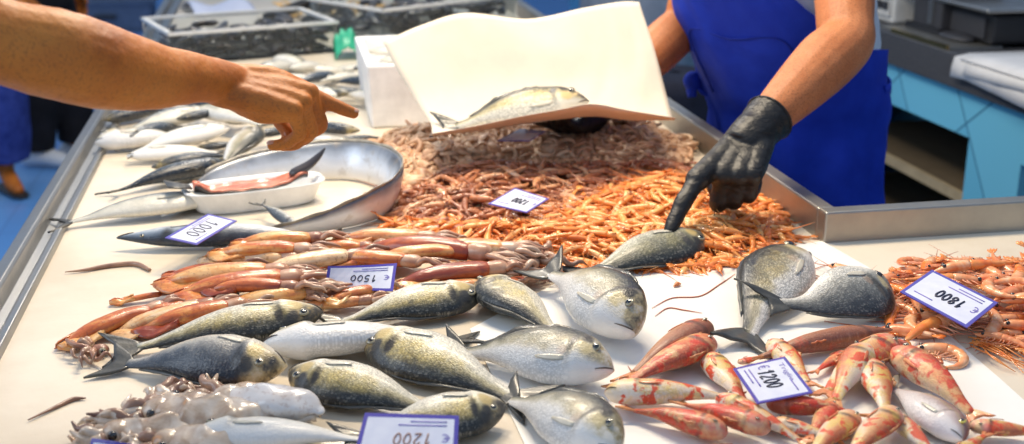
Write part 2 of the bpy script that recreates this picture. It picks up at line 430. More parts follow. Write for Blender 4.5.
def make_fish(sp, name, label, cat, group, head, tail, skin, fin='fin_dark', zh=0.0, zt=0.0, side=1, tilt=0.0, bend=0.0,
              tall=1.0, fat=1.0, tail_up=0.0, eye_a=None, iris='iris', seed=0, eye=True, pts=None, fins=True, ref=0.02, gill=True):
    """head / tail: where the snout and the tail tip lie; side=1: its back faces the front of the stall"""
    S = SPEC[sp]; rd = random.Random(seed * 77 + 5)
    Hp, Tp = pts if pts else (P(head[0], head[1], CT + zh + ref), P(tail[0], tail[1], CT + zt + ref))
    d = Hp - Tp; L = d.length
    yaw = math.atan2(d.y, d.x); pitch = math.atan2(Hp.z - Tp.z, math.hypot(d.x, d.y))
    mid = (Hp + Tp) / 2; mid.z -= ref - .0025
    front = Vector((-math.sin(yaw), math.cos(yaw))).dot(Vector((-mid.x, -mid.y))) > 0
    dg = side if front else -side
    rho = math.radians(tilt); cr, sr = math.cos(rho), math.sin(rho)
    ts = S['t']; Lb = L * S['body']
    N, Mv = 34, 22
    tt = [0.0] + [((i + 1) / N) ** 1.12 for i in range(N)]
    tab = {k: np.interp(np.linspace(0, 1, 201), ts, S[k]) for k in ('top', 'bot', 'hw')}
    for k in tab:
        a = tab[k].copy()
        for _ in range(30): a[1:-1] = (a[:-2] + 2 * a[1:-1] + a[2:]) / 4
        tab[k] = a
    def prof(k, t): return float(np.interp(t, np.linspace(0, 1, 201), tab[k])) * L * (tall if k != 'hw' else fat)
    hm = max(math.hypot(prof('hw', .35) * cr, (prof('top', .35) + prof('bot', .35)) / 2 * sr), 1e-4)
    ph = rd.uniform(0, 6)
    def deform(x, y, w):
        t = (L / 2 - x) / Lb
        y2 = y + bend * L * max(0.0, t - 0.30) ** 2 * 1.6 + 0.004 * L * math.sin(t * 5 + ph)
        q = y2 * cr - w * sr; z = w * cr + y * sr
        s1 = sstep(.50, 1.02, t)
        zc = lerp(hm * .93, 0.006 + prof('hw', min(t, 1.0)) * .7, s1)
        Z = zc + z + tail_up * sstep(.7, 1.2, t)
        Z = (Z + math.sqrt(Z * Z + 4 * .0045 ** 2)) / 2
        return Vector((x, dg * q, Z))
    def surf(t, a, off=0.0):
        """a: 0 back, 90 upper flank, 180 belly (degrees)"""
        ca, sa = math.cos(math.radians(a)), math.sin(math.radians(a))
        h = prof('top', t) if ca >= 0 else prof('bot', t)
        v = (1 if ca >= 0 else -1) * abs(ca)
        y = h * ca
        w = prof('hw', t) * sa * (1 - .10 * abs(ca) ** 3)
        if gill and t < 0.5:
            e = t + .045 * ca * ca
            f = sstep(.05, .235, e) * (1 - sstep(.245, .275, e))
            gk = 1.0 if sp == 'bream' else .35
            w *= 1 + .14 * gk * f - .07 * gk * sstep(.245, .27, e) * (1 - sstep(.3, .45, e))
        w += (off if sa >= 0 else -off)
        return L / 2 - t * Lb, y, w
    vs, fs, ft, fv = [], [], [], []
    for t in tt:
        for j in range(Mv):
            a = 360.0 * j / Mv
            vs.append(deform(*surf(t, a))); ft.append(t); fv.append(math.cos(math.radians(a)))
    R = len(tt)
    for i in range(R - 1):
        for j in range(Mv):
            p, q = i * Mv + j, i * Mv + (j + 1) % Mv
            fs.append((p, q, q + Mv, p + Mv))
    fs.append(tuple(range(Mv - 1, -1, -1))); fs.append(tuple((R - 1) * Mv + j for j in range(Mv)))
    r = root(name, label, cat, mid, (0, -pitch, yaw), group)
    obj('body', (vs, fs), M[skin], r, {'ft': ft, 'fv': fv})
    # tail fin
    g = []
    hp0, hp1 = prof('top', 1.0), prof('bot', 1.0)
    for i in range(7):
        s = i / 6; row = []
        for j in range(11):
            u = j / 10 * 2 - 1
            ln = S['tail'] * L * (S['fork'] + (1 - S['fork']) * abs(u) ** 1.2) * 1.05
            y0 = -u * (hp0 if u < 0 else hp1) * .9
            y1 = -u * S['tail_h'] * L * tall ** .5
            x = L / 2 - Lb * .975 - ln * s
            y = lerp(y0, y1, s ** .8)
            row.append(deform(x, y, math.sin(u * 9 + ph) * .0016 * s))
        g.append(row)
    obj('tail_fin', shell(g, .0016 + .002 * (L / .3)), M[fin], r)
    if fins:
        t0, t1, fh = S['dorsal']; g = []
        for s in (0.0, .5, 1.0):
            row = []
            for k in range(15):
                t = lerp(t0, t1, k / 14)
                x, y, w = surf(t, 0)
                hgt = (.40 if (side > 0 and tilt < 20) or sp == 'bream' and abs(bend) > .05 else .8) * fh * L * (math.sin(PI * min(1, (k / 14) * .8 + .14)) ** .7) * (1 + (.18 if k % 2 else -.12) * (s == 1.0))
                row.append(deform(x - s * fh * L * .8, y * .96 + hgt * s * .8, 0.35 * hgt * s * math.sin(k * .9)))
            g.append(row)
        obj('dorsal_fin', shell(g, .0022), M[fin], r)
        g = []
        for s in np.linspace(0, 1, 6):                       # the pectoral fin lies along the upper flank
            row = []
            for u in np.linspace(-1, 1, 5):
                t = .266 + s * .17
                a = 108 + u * (2.5 + 5.5 * math.sin(PI * min(.93, s * .8 + .12))) * (1 - .5 * s) + s * 8
                row.append(deform(*surf(t, a, .0009 + .0008 * s)))
            g.append(row)
        obj('pectoral_fin', shell(g, .0010), M['fin_pale' if fin != 'fin_red' else 'fin_red'], r)
    if eye:
        te, ae, er = S['eye']; er *= L; ae = eye_a or ae
        c = deform(*surf(te, ae, 0.0)); k = deform(*surf(te, ae, .01)); nn = (k - c).normalized()
        rot = Vector((0, 0, 1)).rotation_difference(nn).to_matrix()
        e = obj('eye', ellipsoid(c + nn * er * .08, (er, er, er * .38), 16, 8, rot), M[iris], r)
        obj('pupil', ellipsoid(c + nn * er * .26, (er * .70, er * .70, er * .27), 14, 8, rot), M['pupil'], e)
        mp = [deform(*surf(t, a, .0006)) for t, a in ((.008, 90), (.035, 118), (.06, 126), (.085, 132))]
        obj('mouth', tube(mp, [.0008 * L / .3, .0012 * L / .3, .0011 * L / .3, .0005], 6, 10), M['mouth'], r)
    return r
# ------------------------------------------------------------------ squid, shrimps, octopus, mussels
def flesh(name, ramp, scale=14.0, rough=0.38, coat=0.3, speck=None, sss=0.0, rs=1.0):
    m = Mat(name, rough=rough, coat=coat, coat_rough=0.1)
    oc = rep(m)
    nz = m.math('ADD', m.math('MULTIPLY', m.noise(oc, scale, 5.0, 0.62, 0.6), 0.8), m.math('MULTIPLY', m.rnd(), 0.22 * rs))
    col = m.ramp(nz, ramp)
    if speck:
        sp = m.ramp(m.noise(oc, speck[1], 2.0, 0.7), [(0.55, 0.0), (0.66, 1.0)])
        col = m.mix(m.math('MULTIPLY', sp, speck[2]), col, speck[0])
    m.set('Base Color', col)
    if sss:
        m.set('Subsurface Weight', sss); m.set('Subsurface Radius', (0.012, 0.005, 0.003)); m.set('Subsurface Scale', 0.6)
    m.bump(m.noise(oc, 90.0, 4.0), 0.3, 0.002)
    return m.m
def streaky(name, ramp, seedv=0.0):
    m = Mat(name, rough=.34, coat=.35, coat_rough=.15)
    oc = rep(m)
    st = m.noise(m.n('ShaderNodeMapping', {'Vector': oc, 'Scale': (7, 42, 42)}).outputs[0], 1.0, 5.0, .65, .8)
    nz = m.noise(oc, 16.0, 4.0, .6, .5)
    v = m.math('ADD', m.math('MULTIPLY', st, .55), m.math('ADD', m.math('MULTIPLY', nz, .45), m.math('MULTIPLY', m.math('SUBTRACT', m.rnd(), .5), .22)))
    col = m.ramp(v, ramp)
    sp = m.ramp(m.noise(oc, 150.0, 2.0, .7), [(.56, 0.0), (.66, 1.0)])
    m.set('Base Color', m.mix(m.math('MULTIPLY', sp, .4), col, (0.20, 0.045, 0.025)))
    m.bump(m.math('ADD', m.noise(oc, 70.0, 4.0), st), .45, .003)
    return m.m
M['squid'] = streaky('squid_skin', [(.34, (0.74, 0.46, 0.20)), (.43, (0.68, 0.29, 0.075)), (.51, (0.54, 0.13, 0.03)), (.65, (0.24, 0.035, 0.012))])
M['squid_pale'] = streaky('pale_squid_skin', [(.36, (0.78, 0.57, 0.36)), (.46, (0.74, 0.43, 0.19)), (.55, (0.60, 0.22, 0.07)), (.70, (0.32, 0.07, 0.025))])
M['squid_head'] = flesh('squid_head_skin', [(0.3, (0.60, 0.42, 0.30)), (0.5, (0.42, 0.21, 0.12)), (0.7, (0.20, 0.07, 0.05))], 22.0)
M['tentacle'] = flesh('tentacle_skin', [(0.3, (0.52, 0.36, 0.25)), (0.5, (0.34, 0.19, 0.12)), (0.7, (0.15, 0.07, 0.05))], 20.0)
M['shrimp_orange'] = flesh('orange_shrimp_shell', [(0.30, (0.92, 0.60, 0.28)), (0.48, (0.90, 0.42, 0.12)), (0.66, (0.84, 0.28, 0.05)), (0.9, (0.66, 0.15, 0.025))], 28.0, rough=.35, rs=2.0)
M['shrimp_brown'] = flesh('brown_shrimp_shell', [(0.30, (0.72, 0.46, 0.28)), (0.46, (0.64, 0.30, 0.14)), (0.62, (0.50, 0.17, 0.06)), (0.85, (0.28, 0.09, 0.04))], 28.0, rough=.35, rs=2.0)
M['prawn'] = flesh('pink_prawn_shell', [(0.30, (0.86, 0.52, 0.30)), (0.46, (0.82, 0.33, 0.13)), (0.6, (0.72, 0.17, 0.05)), (0.85, (0.54, 0.07, 0.02))], 40.0, rough=.3, rs=0.6)
M['prawn_tail'] = flesh('orange_prawn_tail', [(0.30, (0.88, 0.40, 0.12)), (0.52, (0.80, 0.20, 0.035)), (0.75, (0.62, 0.09, 0.02))], 22.0, rough=.25, rs=0.5)
M['prawn_leg'] = flesh('prawn_leg_shell', [(0.3, (0.80, 0.48, 0.30)), (0.6, (0.66, 0.22, 0.10))], 22.0)
M['octopus'] = flesh('baby_octopus_skin', [(0.26, (0.80, 0.62, 0.44)), (0.46, (0.72, 0.48, 0.29)), (0.64, (0.58, 0.33, 0.18)), (0.85, (0.38, 0.20, 0.12))], 40.0, rough=.5, coat=.15, rs=1.4)
M['cuttle'] = flesh('cuttlefish_skin', [(0.28, (0.74, 0.64, 0.53)), (0.42, (0.60, 0.46, 0.33)), (0.52, (0.42, 0.28, 0.18)), (0.60, (0.62, 0.31, 0.12)), (0.66, (0.34, 0.20, 0.13)), (0.85, (0.14, 0.085, 0.06))], 30.0, rough=.3, coat=.6, rs=.3)
M['mantle_white'] = flesh('white_mantle_skin', [(0.3, (0.78, 0.75, 0.72)), (0.5, (0.70, 0.62, 0.55)), (0.66, (0.56, 0.40, 0.28)), (0.85, (0.40, 0.24, 0.15))], 16.0, speck=((0.36, 0.2, 0.12), 110.0, .35), rough=.3, coat=.5, rs=.3)
M['mussel'] = flesh('mussel_shell', [(0.3, (0.012, 0.013, 0.018)), (0.55, (0.035, 0.034, 0.036)), (0.68, (0.12, 0.10, 0.07)), (0.9, (0.30, 0.26, 0.18))], 30.0, rough=.35, rs=.8)
M['eye_black'] = Mat('shellfish_eye', rough=.1, color=(0.006, 0.005, 0.005), coat=1.0).m
M['feeler'] = Mat('prawn_feeler', rough=.4, color=(0.55, 0.16, 0.08)).m

def wob(rd, pts, amt):
    return [Vector(p) + Vector((rd.uniform(-amt, amt), rd.uniform(-amt, amt), rd.uniform(0, amt))) for p in pts]

def make_squid(label, tip, end, skin='squid', zt=0.0, zh=0.0, seed=0, fat=1.0, fins=True, head=True, arms=6, bend=0.0, mantle=.60, group='squid in the long red brown heap'):
    rd = random.Random(seed * 31 + 3)
    A, B = P(tip[0], tip[1], CT + zt + .015), P(end[0], end[1], CT + zh + .015)
    d = B - A; L = d.length
    yaw = math.atan2(d.y, d.x); pitch = math.atan2(d.z, math.hypot(d.x, d.y))
    A.z -= .015
    r = root('squid', label, 'squid', A, (0, -pitch, yaw), group)
    if not head: mantle, arms = .97, 0
    Lm = L * mantle; R = min(.070 * max(L, .2), .022) * fat
    bnd = lambda x: bend * L * (x / L) ** 2
    prof = [(0, .04), (.06, .22), (.18, .52), (.35, .84), (.55, 1.0), (.78, 1.0), (.94, .92), (1.0, .80)]
    pts = [(Lm * t, bnd(Lm * t) + rd.uniform(-.003, .003), R * .78 * max(p, .35) + .0005) for t, p in prof]
    mg = tube(pts, [R * p for t, p in prof], 16, 26, flat=.74)
    obj('mantle', mg, M[skin], r)
    if fins:
        for s in (-1, 1):
            g = []
            for i in range(10):
                u = i / 9; x = Lm * (.03 + .46 * u)
                w = R * (1.15 * math.sin(PI * u ** .8) + .1)
                bz = R * .5 * np.interp(u, [0, 1], [.3, .95]) + .004
                base = R * float(np.interp(.03 + .46 * u, [p[0] for p in prof], [p[1] for p in prof])) * .8
                g.append([Vector((x - .12 * w * k, bnd(x) + s * (base + w * k), max(.003, bz + .003 - .9 * bz * k + .003 * math.sin(u * 7 + k * 3)))) for k in (0, .35, .7, 1.0)])
            obj('fin', shell(g, .0028), M[skin], r)
    if head:
        hx = Lm + L * .06; hr = R * .72
        hd = obj('head', tube([(Lm - .01, bnd(Lm), R * .7), (Lm + L * .02, bnd(hx), R * .7), (Lm + L * .09, bnd(hx), R * .68), (Lm + L * .13, bnd(hx), R * .6)], [hr * .8, hr, hr * 1.05, hr * .6], 14, 12, flat=.85), M['squid_head'], r)
        for s in ((-1, 1) if arms > 5 else ()):
            obj('eye', ellipsoid((Lm + L * .065, bnd(hx) + s * hr * .75, R * .95), (.0034, .0026, .0034), 12, 8), M['eye_black'], hd)
        for k in range(arms):
            a = (k / max(1, arms - 1) - .5)
            la = L * (1 - mantle - .10) * rd.uniform(.75, 1.05)
            x0 = Lm + L * .11; y = bnd(hx) + a * hr * 1.5
            pp = [(x0, y * .9 + bnd(hx) * .1, R * .65)]
            yy = y
            for q in (.3, .6, .85, 1.0):
                yy += (a * .05 + rd.uniform(-.045, .045)) * la
                pp.append((x0 + la * q, yy + bnd(x0 + la * q) - bnd(hx), max(.004, R * .65 * (1 - q) + rd.uniform(.003, .014))))
            obj('arm', tube(pp, [.0052 * fat, .0046 * fat, .0038 * fat, .0028, .0010], 7, 16), M['tentacle' if k % 2 else 'squid_head'], r)
    return r

def prawn_geo(L, curl, rd, detail=2, side=1):
    """parts of a shrimp lying on its side; x runs along it, the curl lies flat"""
    n = 22
    path, rad = [], []
    x, y, h = 0.0, 0.0, 0.0
    # from the rostrum backwards
    for i in range(n):
        t = i / (n - 1)
        path.append((x, y, 0.0))
        if t < .42: r = np.interp(t, [0, .08, .2, .42], [.006, .034, .064, .074])
        else: r = np.interp(t, [.42, .6, .85, 1.0], [.072, .062, .038, .020]) * (1 + .10 * (((t - .42) * 10.4) % 1.0 - .5))
        rad.append(float(r) * L)
        step = .88 * L / (n - 1)
        if t > .36: h += side * curl / (n * .6)
        x -= step * math.cos(h); y -= step * math.sin(h)
    zc = lambda r: r * .82
    P3 = [Vector((p[0], p[1], zc(max(r, .03 * L)))) for p, r in zip(path, rad)]
    k = 9
    out = {}
    m = 12 if detail > 1 else 8
    out['carapace'] = tube(P3[:k + 1], rad[:k + 1], m, 14 if detail > 1 else 7, flat=.82)
    out['abdomen'] = tube(P3[k:], rad[k:], m, len(P3[k:]) * (2 if detail > 1 else 1), flat=.82)
    e = P3[-1]; dv = (P3[-1] - P3[-2]).normalized(); sd = Vector((-dv.y, dv.x, 0))
    fan = Geo()
    for a in (-.55, -.2, .2, .55):
        q = dv * math.cos(a) + sd * math.sin(a)
        w = sd * math.cos(a) - dv * math.sin(a)
        g = [[e + q * (.14 * L * s) + w * (.026 * L * math.sin(PI * min(.92, s * .75 + .15)) * u) + Vector((0, 0, .004 * L * s * rd.uniform(-1, 3))) for u in (-1, 0, 1)] for s in (0, .35, .7, 1)]
        fan.add(shell(g, .008 * L))
    out['tail_fan'] = fan.geo()
    legs = Geo()
    for i in range(8 if detail > 1 else 4):
        j = int(lerp(5, 15, i / (7 if detail > 1 else 3))); b = P3[j]
        tn = (P3[j + 1] - P3[j - 1]).normalized(); sdl = Vector((-tn.y, tn.x, 0)) * (side)
        l = L * rd.uniform(.12, .2)
        q = b + sdl * rad[j] * .8
        legs.add(tube([q, q + sdl * l * .5 + tn * rd.uniform(-.04, .02) * L + Vector((0, 0, -.2 * b.z)), q + sdl * l - tn * rd.uniform(.0, .1) * L + Vector((0, 0, -.6 * b.z))], [.0105 * L, .008 * L, .003 * L], 5, 5 if detail > 1 else 3))
    out['legs'] = legs.geo()
    fe = Geo()
    for s in (-1, 1):
        c = rd.uniform(-.25, .25)
        fe.add(tube([P3[1], P3[1] + Vector((.25 * L, (.06 * s + c * .4) * L, -.2 * P3[1].z)), P3[1] + Vector((.5 * L, (.12 * s + c) * L, -.6 * P3[1].z))], [.008 * L, .005 * L, .002 * L], 4, 8))
    out['feelers'] = fe.geo()
    out['eyes'] = [ellipsoid(P3[3] + Vector((0, s * rad[3] * .75 * side, rad[3] * .62)), (.024 * L if detail > 1 else .013 * L,) * 3, 8, 6) for s in (-1, .7)]
    return out

def shrimp_mesh(name, mat, curl, seed, side):
    rd = random.Random(seed); g = prawn_geo(.100, curl, rd, 1, side); G = Geo()
    for k in ('carapace', 'abdomen', 'tail_fan', 'legs', 'feelers'): G.add(g[k], 0)
    for e in g['eyes']: G.add(e, 1)
    for v in G.v: v.x += .042
    return mk_mesh(name, G.v, G.f, [M[mat], M['eye_black']], fmat=G.m)

def inside(p, poly):
    c = False; n = len(poly)
    for i in range(n):
        a, b = poly[i], poly[i - 1]
        if (a[1] > p[1]) != (b[1] > p[1]) and p[0] < (b[0] - a[0]) * (p[1] - a[1]) / (b[1] - a[1]) + a[0]: c = not c
    return c
def edge_dist(p, poly):
    best = 9; p = Vector(p[:2])
    for i in range(len(poly)):
        a, b = Vector(poly[i - 1][:2]), Vector(poly[i][:2]); ab = b - a
        t = min(1, max(0, (p - a).dot(ab) / ab.length_squared))
        best = min(best, (p - a - ab * t).length)
    return best

def heap(name, label, cat, group, px_poly, meshes, n, h, spacing, seed, under_label, under_name, layers=2, yaw=None, scale=(.85, 1.2), zref=.02):
    rd = random.Random(seed)
    poly = [P(x, y, CT + zref) for x, y in px_poly]
    xs, ys = [p.x for p in poly], [p.y for p in poly]
    def hz(p): return h * sstep(0, .13, edge_dist(p, poly)) * (.8 + .35 * noise.noise(Vector((p[0] * 6, p[1] * 6, seed))))
    pts, tries = [], 0
    while len(pts) < n and tries < 60000:
        tries += 1
        p = (rd.uniform(min(xs), max(xs)), rd.uniform(min(ys), max(ys)))
        if not inside(p, poly): continue
        sp = spacing * (1 - .35 * min(1, tries / 30000))
        if any((p[0] - q[0]) ** 2 + (p[1] - q[1]) ** 2 < sp * sp for q in pts): continue
        pts.append(p)
    for i, p in enumerate(pts):
        me = meshes[i % len(meshes)]
        o = bpy.data.objects.new(name, me); COL.objects.link(o)
        z = hz(p)
        o.location = (p[0], p[1], CT + z + .001)
        a = (rd.uniform(0, 2 * PI) if yaw is None else yaw + rd.gauss(0, .6) + (PI if rd.random() < .4 else 0))
        dx = (hz((p[0] + .02, p[1])) - z) / .02; dy = (hz((p[0], p[1] + .02)) - z) / .02
        nrm = Vector((-dx, -dy, 1)).normalized()
        o.rotation_euler = (Vector((0, 0, 1)).rotation_difference(nrm).to_matrix() @ Matrix.Rotation(rd.gauss(0, .14), 3, 'X') @ Matrix.Rotation(rd.gauss(0, .14), 3, 'Y') @ Matrix.Rotation(a, 3, 'Z')).to_euler()
        s = rd.uniform(*scale); o.scale = (s, s, s)
        tag(o, label, cat, group)
    # the rest of the heap below: nobody could count it
    G = Geo(); k = 0; tries = 0
    src = [([v.co.copy() for v in me.vertices], [tuple(f.vertices) for f in me.polygons]) for me in meshes]
    while k < int(n * layers) and tries < 60000:
        tries += 1
        p = (rd.uniform(min(xs), max(xs)), rd.uniform(min(ys), max(ys)))
        if not inside(p, poly): continue
        z = hz(p) * (.93 if k % 2 else .55) - .004
        if z < 0: z = 0
        vs, fs = src[k % len(src)]
        mt = Matrix.Translation((p[0], p[1], CT + z)) @ Matrix.Rotation(rd.uniform(0, 2 * PI), 4, 'Z') @ Matrix.Rotation(rd.gauss(0, .2), 4, 'Y')
        G.add(([mt @ v for v in vs], fs)); k += 1
    for v in G.v: v.z = max(v.z, CT + .0008)
    o = obj(under_name, G.geo(), meshes[0].materials[0], fix=False)
    tag(o, under_label, cat, None, 'stuff')
    return pts

def make_prawn(label, head, tail, curl, side, seed, zh=0.0, roll=0.0, scale=1.0, group='pink prawns in the heap by the grey rim', feelers=True):
    rd = random.Random(seed)
    A, B = P(head[0], head[1], CT + zh + .01), P(tail[0], tail[1], CT + zh + .01)
    d = A - B; chord = d.length
    g0 = prawn_geo(1.0, curl, random.Random(seed), 1, side)
    tipv = sum((Vector(v) for v in g0['tail_fan'][0]), Vector()) / len(g0['tail_fan'][0])
    L = chord / max(.2, math.hypot(tipv.x, tipv.y)) * scale
    yaw = math.atan2(d.y, d.x) - math.atan2(-tipv.y, -tipv.x)
    g = prawn_geo(L, curl, rd, 2, side)
    r = root('prawn', label, 'prawn', (A.x, A.y, CT + zh + .001), (roll, 0, yaw), group)
    c = obj('carapace', g['carapace'], M['prawn'], r)
    for e in g['eyes']: obj('eye', e, M['eye_black'], c)
    obj('abdomen', g['abdomen'], M['prawn_tail'] if seed % 3 == 0 else M['prawn'], r)
    obj('tail_fan', g['tail_fan'], M['prawn_tail'], r)
    obj('legs', g['legs'], M['prawn_leg'], r)
    if feelers: obj('feelers', g['feelers'], M['feeler'], c)
    return r

def octopus_mesh(name, seed, mat, s=.05):
    rd = random.Random(seed); G = Geo()
    G.add(tube([(-.75 * s, 0, .24 * s), (-.45 * s, .03 * s, .30 * s), (-.1 * s, .05 * s, .30 * s), (.2 * s, .02 * s, .24 * s)], [.14 * s, .27 * s, .29 * s, .20 * s], 10, 12, flat=.8, round_caps=True))
    for k in range(8):
        a = lerp(-1.9, 1.9, k / 7) + rd.uniform(-.3, .3); l = rd.uniform(.9, 1.5) * s
        p = Vector((.15 * s, .1 * s * a, .22 * s)); pp = [p]; cu = rd.choice((-1, 1)) * rd.uniform(.4, 1.1)
        for q in range(5):
            a += cu
            p = p + Vector((math.cos(a), math.sin(a), rd.uniform(-.5, .6))) * (l * .26); p.z = max(.09 * s, min(.6 * s, p.z)); pp.append(p)
        G.add(tube(pp, [.15 * s, .14 * s, .12 * s, .10 * s, .07 * s, .02 * s], 6, 14))
    return mk_mesh(name, G.v, G.f, [M[mat]])

def mussel_mesh(name, seed):
    g = []
    vs, fs = ellipsoid((0, 0, .010), (.030, .015, .010), 14, 8)
    for v in vs:
        k = (v.x + .03) / .06
        v.y *= .45 + .75 * k ** .7; v.z = .010 + (v.z - .010) * (.55 + .55 * k); v.y += .006 * (1 - k) ** 2
    vs = [v * 1.35 for v in vs]
    return mk_mesh(name, vs, fs, [M['mussel']])

# ------------------------------------------------------------------ price cards
def card_paper():
    m = Mat('card_white', rough=.28, coat=.4)
    m.set('Base Color', m.ramp(m.noise(m.coord('Object'), 30.0, 3.0), [(0.3, (0.62, 0.63, 0.74)), (0.7, (0.74, 0.75, 0.82))])); return m.m
M['card'] = card_paper()
M['card_border'] = Mat('card_purple_border', rough=.3, color=(0.075, 0.055, 0.36), coat=.4).m
M['card_ink'] = Mat('card_dark_ink', rough=.5, color=(0.03, 0.03, 0.06)).m
M['card_print'] = Mat('card_purple_print', rough=.5, color=(0.16, 0.13, 0.46)).m
M['card_faded'] = Mat('card_faded_ink', rough=.5, color=(0.30, 0.16, 0.12)).m

# single-stroke marker figures, on a 0..1 box
STROKE = {
 '0': [[(.5, 1), (.15, .8), (.1, .35), (.45, 0), (.85, .25), (.9, .7), (.5, 1)]],
 '1': [[(.2, .72), (.6, 1), (.5, 0)]],
 '2': [[(.1, .75), (.4, 1), (.85, .8), (.6, .45), (.1, .02), (.95, .05)]],
 '5': [[(.9, 1), (.25, .98), (.2, .55), (.7, .6), (.9, .3), (.55, 0), (.1, .1)]],
 '8': [[(.5, .52), (.15, .75), (.5, 1), (.85, .78), (.5, .52), (.1, .25), (.5, 0), (.9, .25), (.5, .52)]],
 '€': [[(.9, .9), (.45, 1), (.15, .5), (.45, 0), (.9, .1)], [(0, .6), (.7, .62)], [(0, .4), (.65, .42)]],
}
def text_mesh(s):
    cu = bpy.data.curves.new('lettering', 'FONT'); cu.body = s; cu.size = 1.0; cu.resolution_u = 3
    o = bpy.data.objects.new('lettering_tmp', cu); COL.objects.link(o)
    dg = bpy.context.evaluated_depsgraph_get(); dg.update()
    me = bpy.data.meshes.new_from_object(o.evaluated_get(dg))
    vs = [v.co.copy() for v in me.vertices]; fs = [tuple(p.vertices) for p in me.polygons]
    bpy.data.objects.remove(o); bpy.data.curves.remove(cu); bpy.data.meshes.remove(me)
    x0, x1 = min(v.x for v in vs), max(v.x for v in vs); y0, y1 = min(v.y for v in vs), max(v.y for v in vs)
    return [((v.x - x0) / (x1 - x0), (v.y - y0) / (y1 - y0)) for v in vs], fs

def lumpy(g, amt, freq, seed=0):
    return [Vector(v) + Vector(v).normalized() * 0 + noise.noise_vector(Vector(v) * freq + Vector((seed, 0, 0))) * amt for v in g[0]], g[1]

def price_card(label, corners, price, title=None, euro=None, ink='card_ink', bow=0.0, price_box=(.26, .42, .66, .66), extra=True, border=.045):
    """corners (pixel, pixel, height): top-left, top-right, bottom-left, bottom-right as the card reads"""
    c = [P(x, y, CT + z) for x, y, z in corners]
    o0 = sum(c, Vector()) / 4
    TL, TR, BL, BR = [p - o0 for p in c]
    nrm = (BR - BL).cross(TL - BL).normalized()
    asp = (TR - TL).length / max(1e-4, (TL - BL).length)
    def at(u, v, h=0.0):
        b = BL.lerp(BR, u); t = TL.lerp(TR, u)
        return b.lerp(t, v) + nrm * (h + bow * 4 * (u - .5) ** 2)
    r = root('price_card', label, 'price card', o0, (0, 0, 0), 'price cards on the fish stall')
    bu, bv = border, border * asp
    us = [0, bu] + [lerp(bu, 1 - bu, k / 8) for k in range(1, 8)] + [1 - bu, 1]
    vv = [0, bv, .5, 1 - bv, 1]
    vs = [at(u, v, .0008) for v in vv for u in us] + [at(u, v, -.0008) for v in vv for u in us]
    nu, nv = len(us), len(vv); fs, fm = [], []
    for j in range(nv - 1):
        for i in range(nu - 1):
            a = j * nu + i
            ed = i == 0 or i == nu - 2 or j == 0 or j == nv - 2
            fs.append((a, a + 1, a + nu + 1, a + nu)); fm.append(1 if ed else 0)
            b = a + nu * nv
            fs.append((b, b + nu, b + nu + 1, b + 1)); fm.append(0)
    per = list(range(nu)) + [j * nu + nu - 1 for j in range(1, nv)] + [(nv - 1) * nu + i for i in range(nu - 2, -1, -1)] + [j * nu for j in range(nv - 2, 0, -1)]
    for k in range(len(per)):
        a, b = per[k], per[(k + 1) % len(per)]
        fs.append((a, a + nu * nv, b + nu * nv, b)); fm.append(1)
    obj('card', (vs, fs), [M['card'], M['card_border']], r, fmat=fm, smooth=False)
    H = (TL - BL).length; Wd = (TR - TL).length
    G = Geo()
    x0, y0, x1, y1 = price_box
    n = max(1, len(price)); cw = (x1 - x0) / n
    for i, ch in enumerate(price):
        for st in STROKE[ch]:
            pts = spline([(p[0], p[1]) for p in st], len(st) * 4)
            pp = [at(x0 + cw * (i + .10 + .74 * p[0] + .12 * (p[1] - .5)), lerp(y0, y1, p[1]), .0010) for p in pts]
            G.add(tube(pp, [max(.0007, .017 * H)] * len(pp), 5))
    if price: obj('handwritten_price', G.geo(), M[ink], r)
    def words(txt, bx, mat):
        v2, f2 = text_mesh(txt)
        g = [at(lerp(bx[0], bx[2], u), lerp(bx[1], bx[3], v), .0012) for u, v in v2]
        obj('lettering', (g, f2), M[mat], r, smooth=False, fix=False)
    if title: words(title, (.14, .76, .62, .88), 'card_print')
    if euro: words('€', euro, 'card_print')
    if extra:
        G = Geo()
        for (u0, u1, v) in ((.12, .62, .24), (.12, .5, .16), (.60, .88, .80)):
            G.add(shell([[at(u, v + k, .0011) for u in np.linspace(u0, u1, 5)] for k in (-.012, .012)], .0003))
        obj('printed_line', G.geo(), M['card_print'], r)
    return r
# ------------------------------------------------------------------ people
def skin_mat(name, ramp, rough=.42, hair=0.0):
    m = Mat(name, rough=.5, spec=.3)
    oc = m.coord('Object')
    nz = m.noise(oc, 9.0, 5.0, .6)
    col = m.ramp(nz, ramp)
    if hair:
        st = m.noise(m.n('ShaderNodeMapping', {'Vector': oc, 'Scale': (60, 160, 60), 'Rotation': (0.2, 0.5, 0.9)}).outputs[0], 4.0, 2.0, .5)
        col = m.mix(m.math('MULTIPLY', m.ramp(st, [(.52, 0.0), (.66, 1.0)]), hair), col, (0.16, 0.06, 0.025))
    m.set('Base Color', col)
    m.set('Subsurface Weight', .12); m.set('Subsurface Radius', (.02, .008, .004)); m.set('Subsurface Scale', .5)
    m.bump(m.math('ADD', m.noise(oc, 160.0, 3.0), m.math('MULTIPLY', m.noise(oc, 40.0, 3.0), .8)), .35, .002)
    return m.m
M['skin_tan'] = skin_mat('tanned_skin', [(.3, (0.64, 0.225, 0.036)), (.55, (0.53, 0.16, 0.024)), (.75, (0.37, 0.095, 0.014))], hair=.35)
M['skin_fair'] = skin_mat('seller_skin', [(.3, (0.56, 0.225, 0.095)), (.55, (0.47, 0.165, 0.06)), (.75, (0.36, 0.11, 0.038))], hair=.55)
M['nail'] = Mat('fingernail', rough=.25, color=(0.62, 0.33, 0.22), coat=.4).m
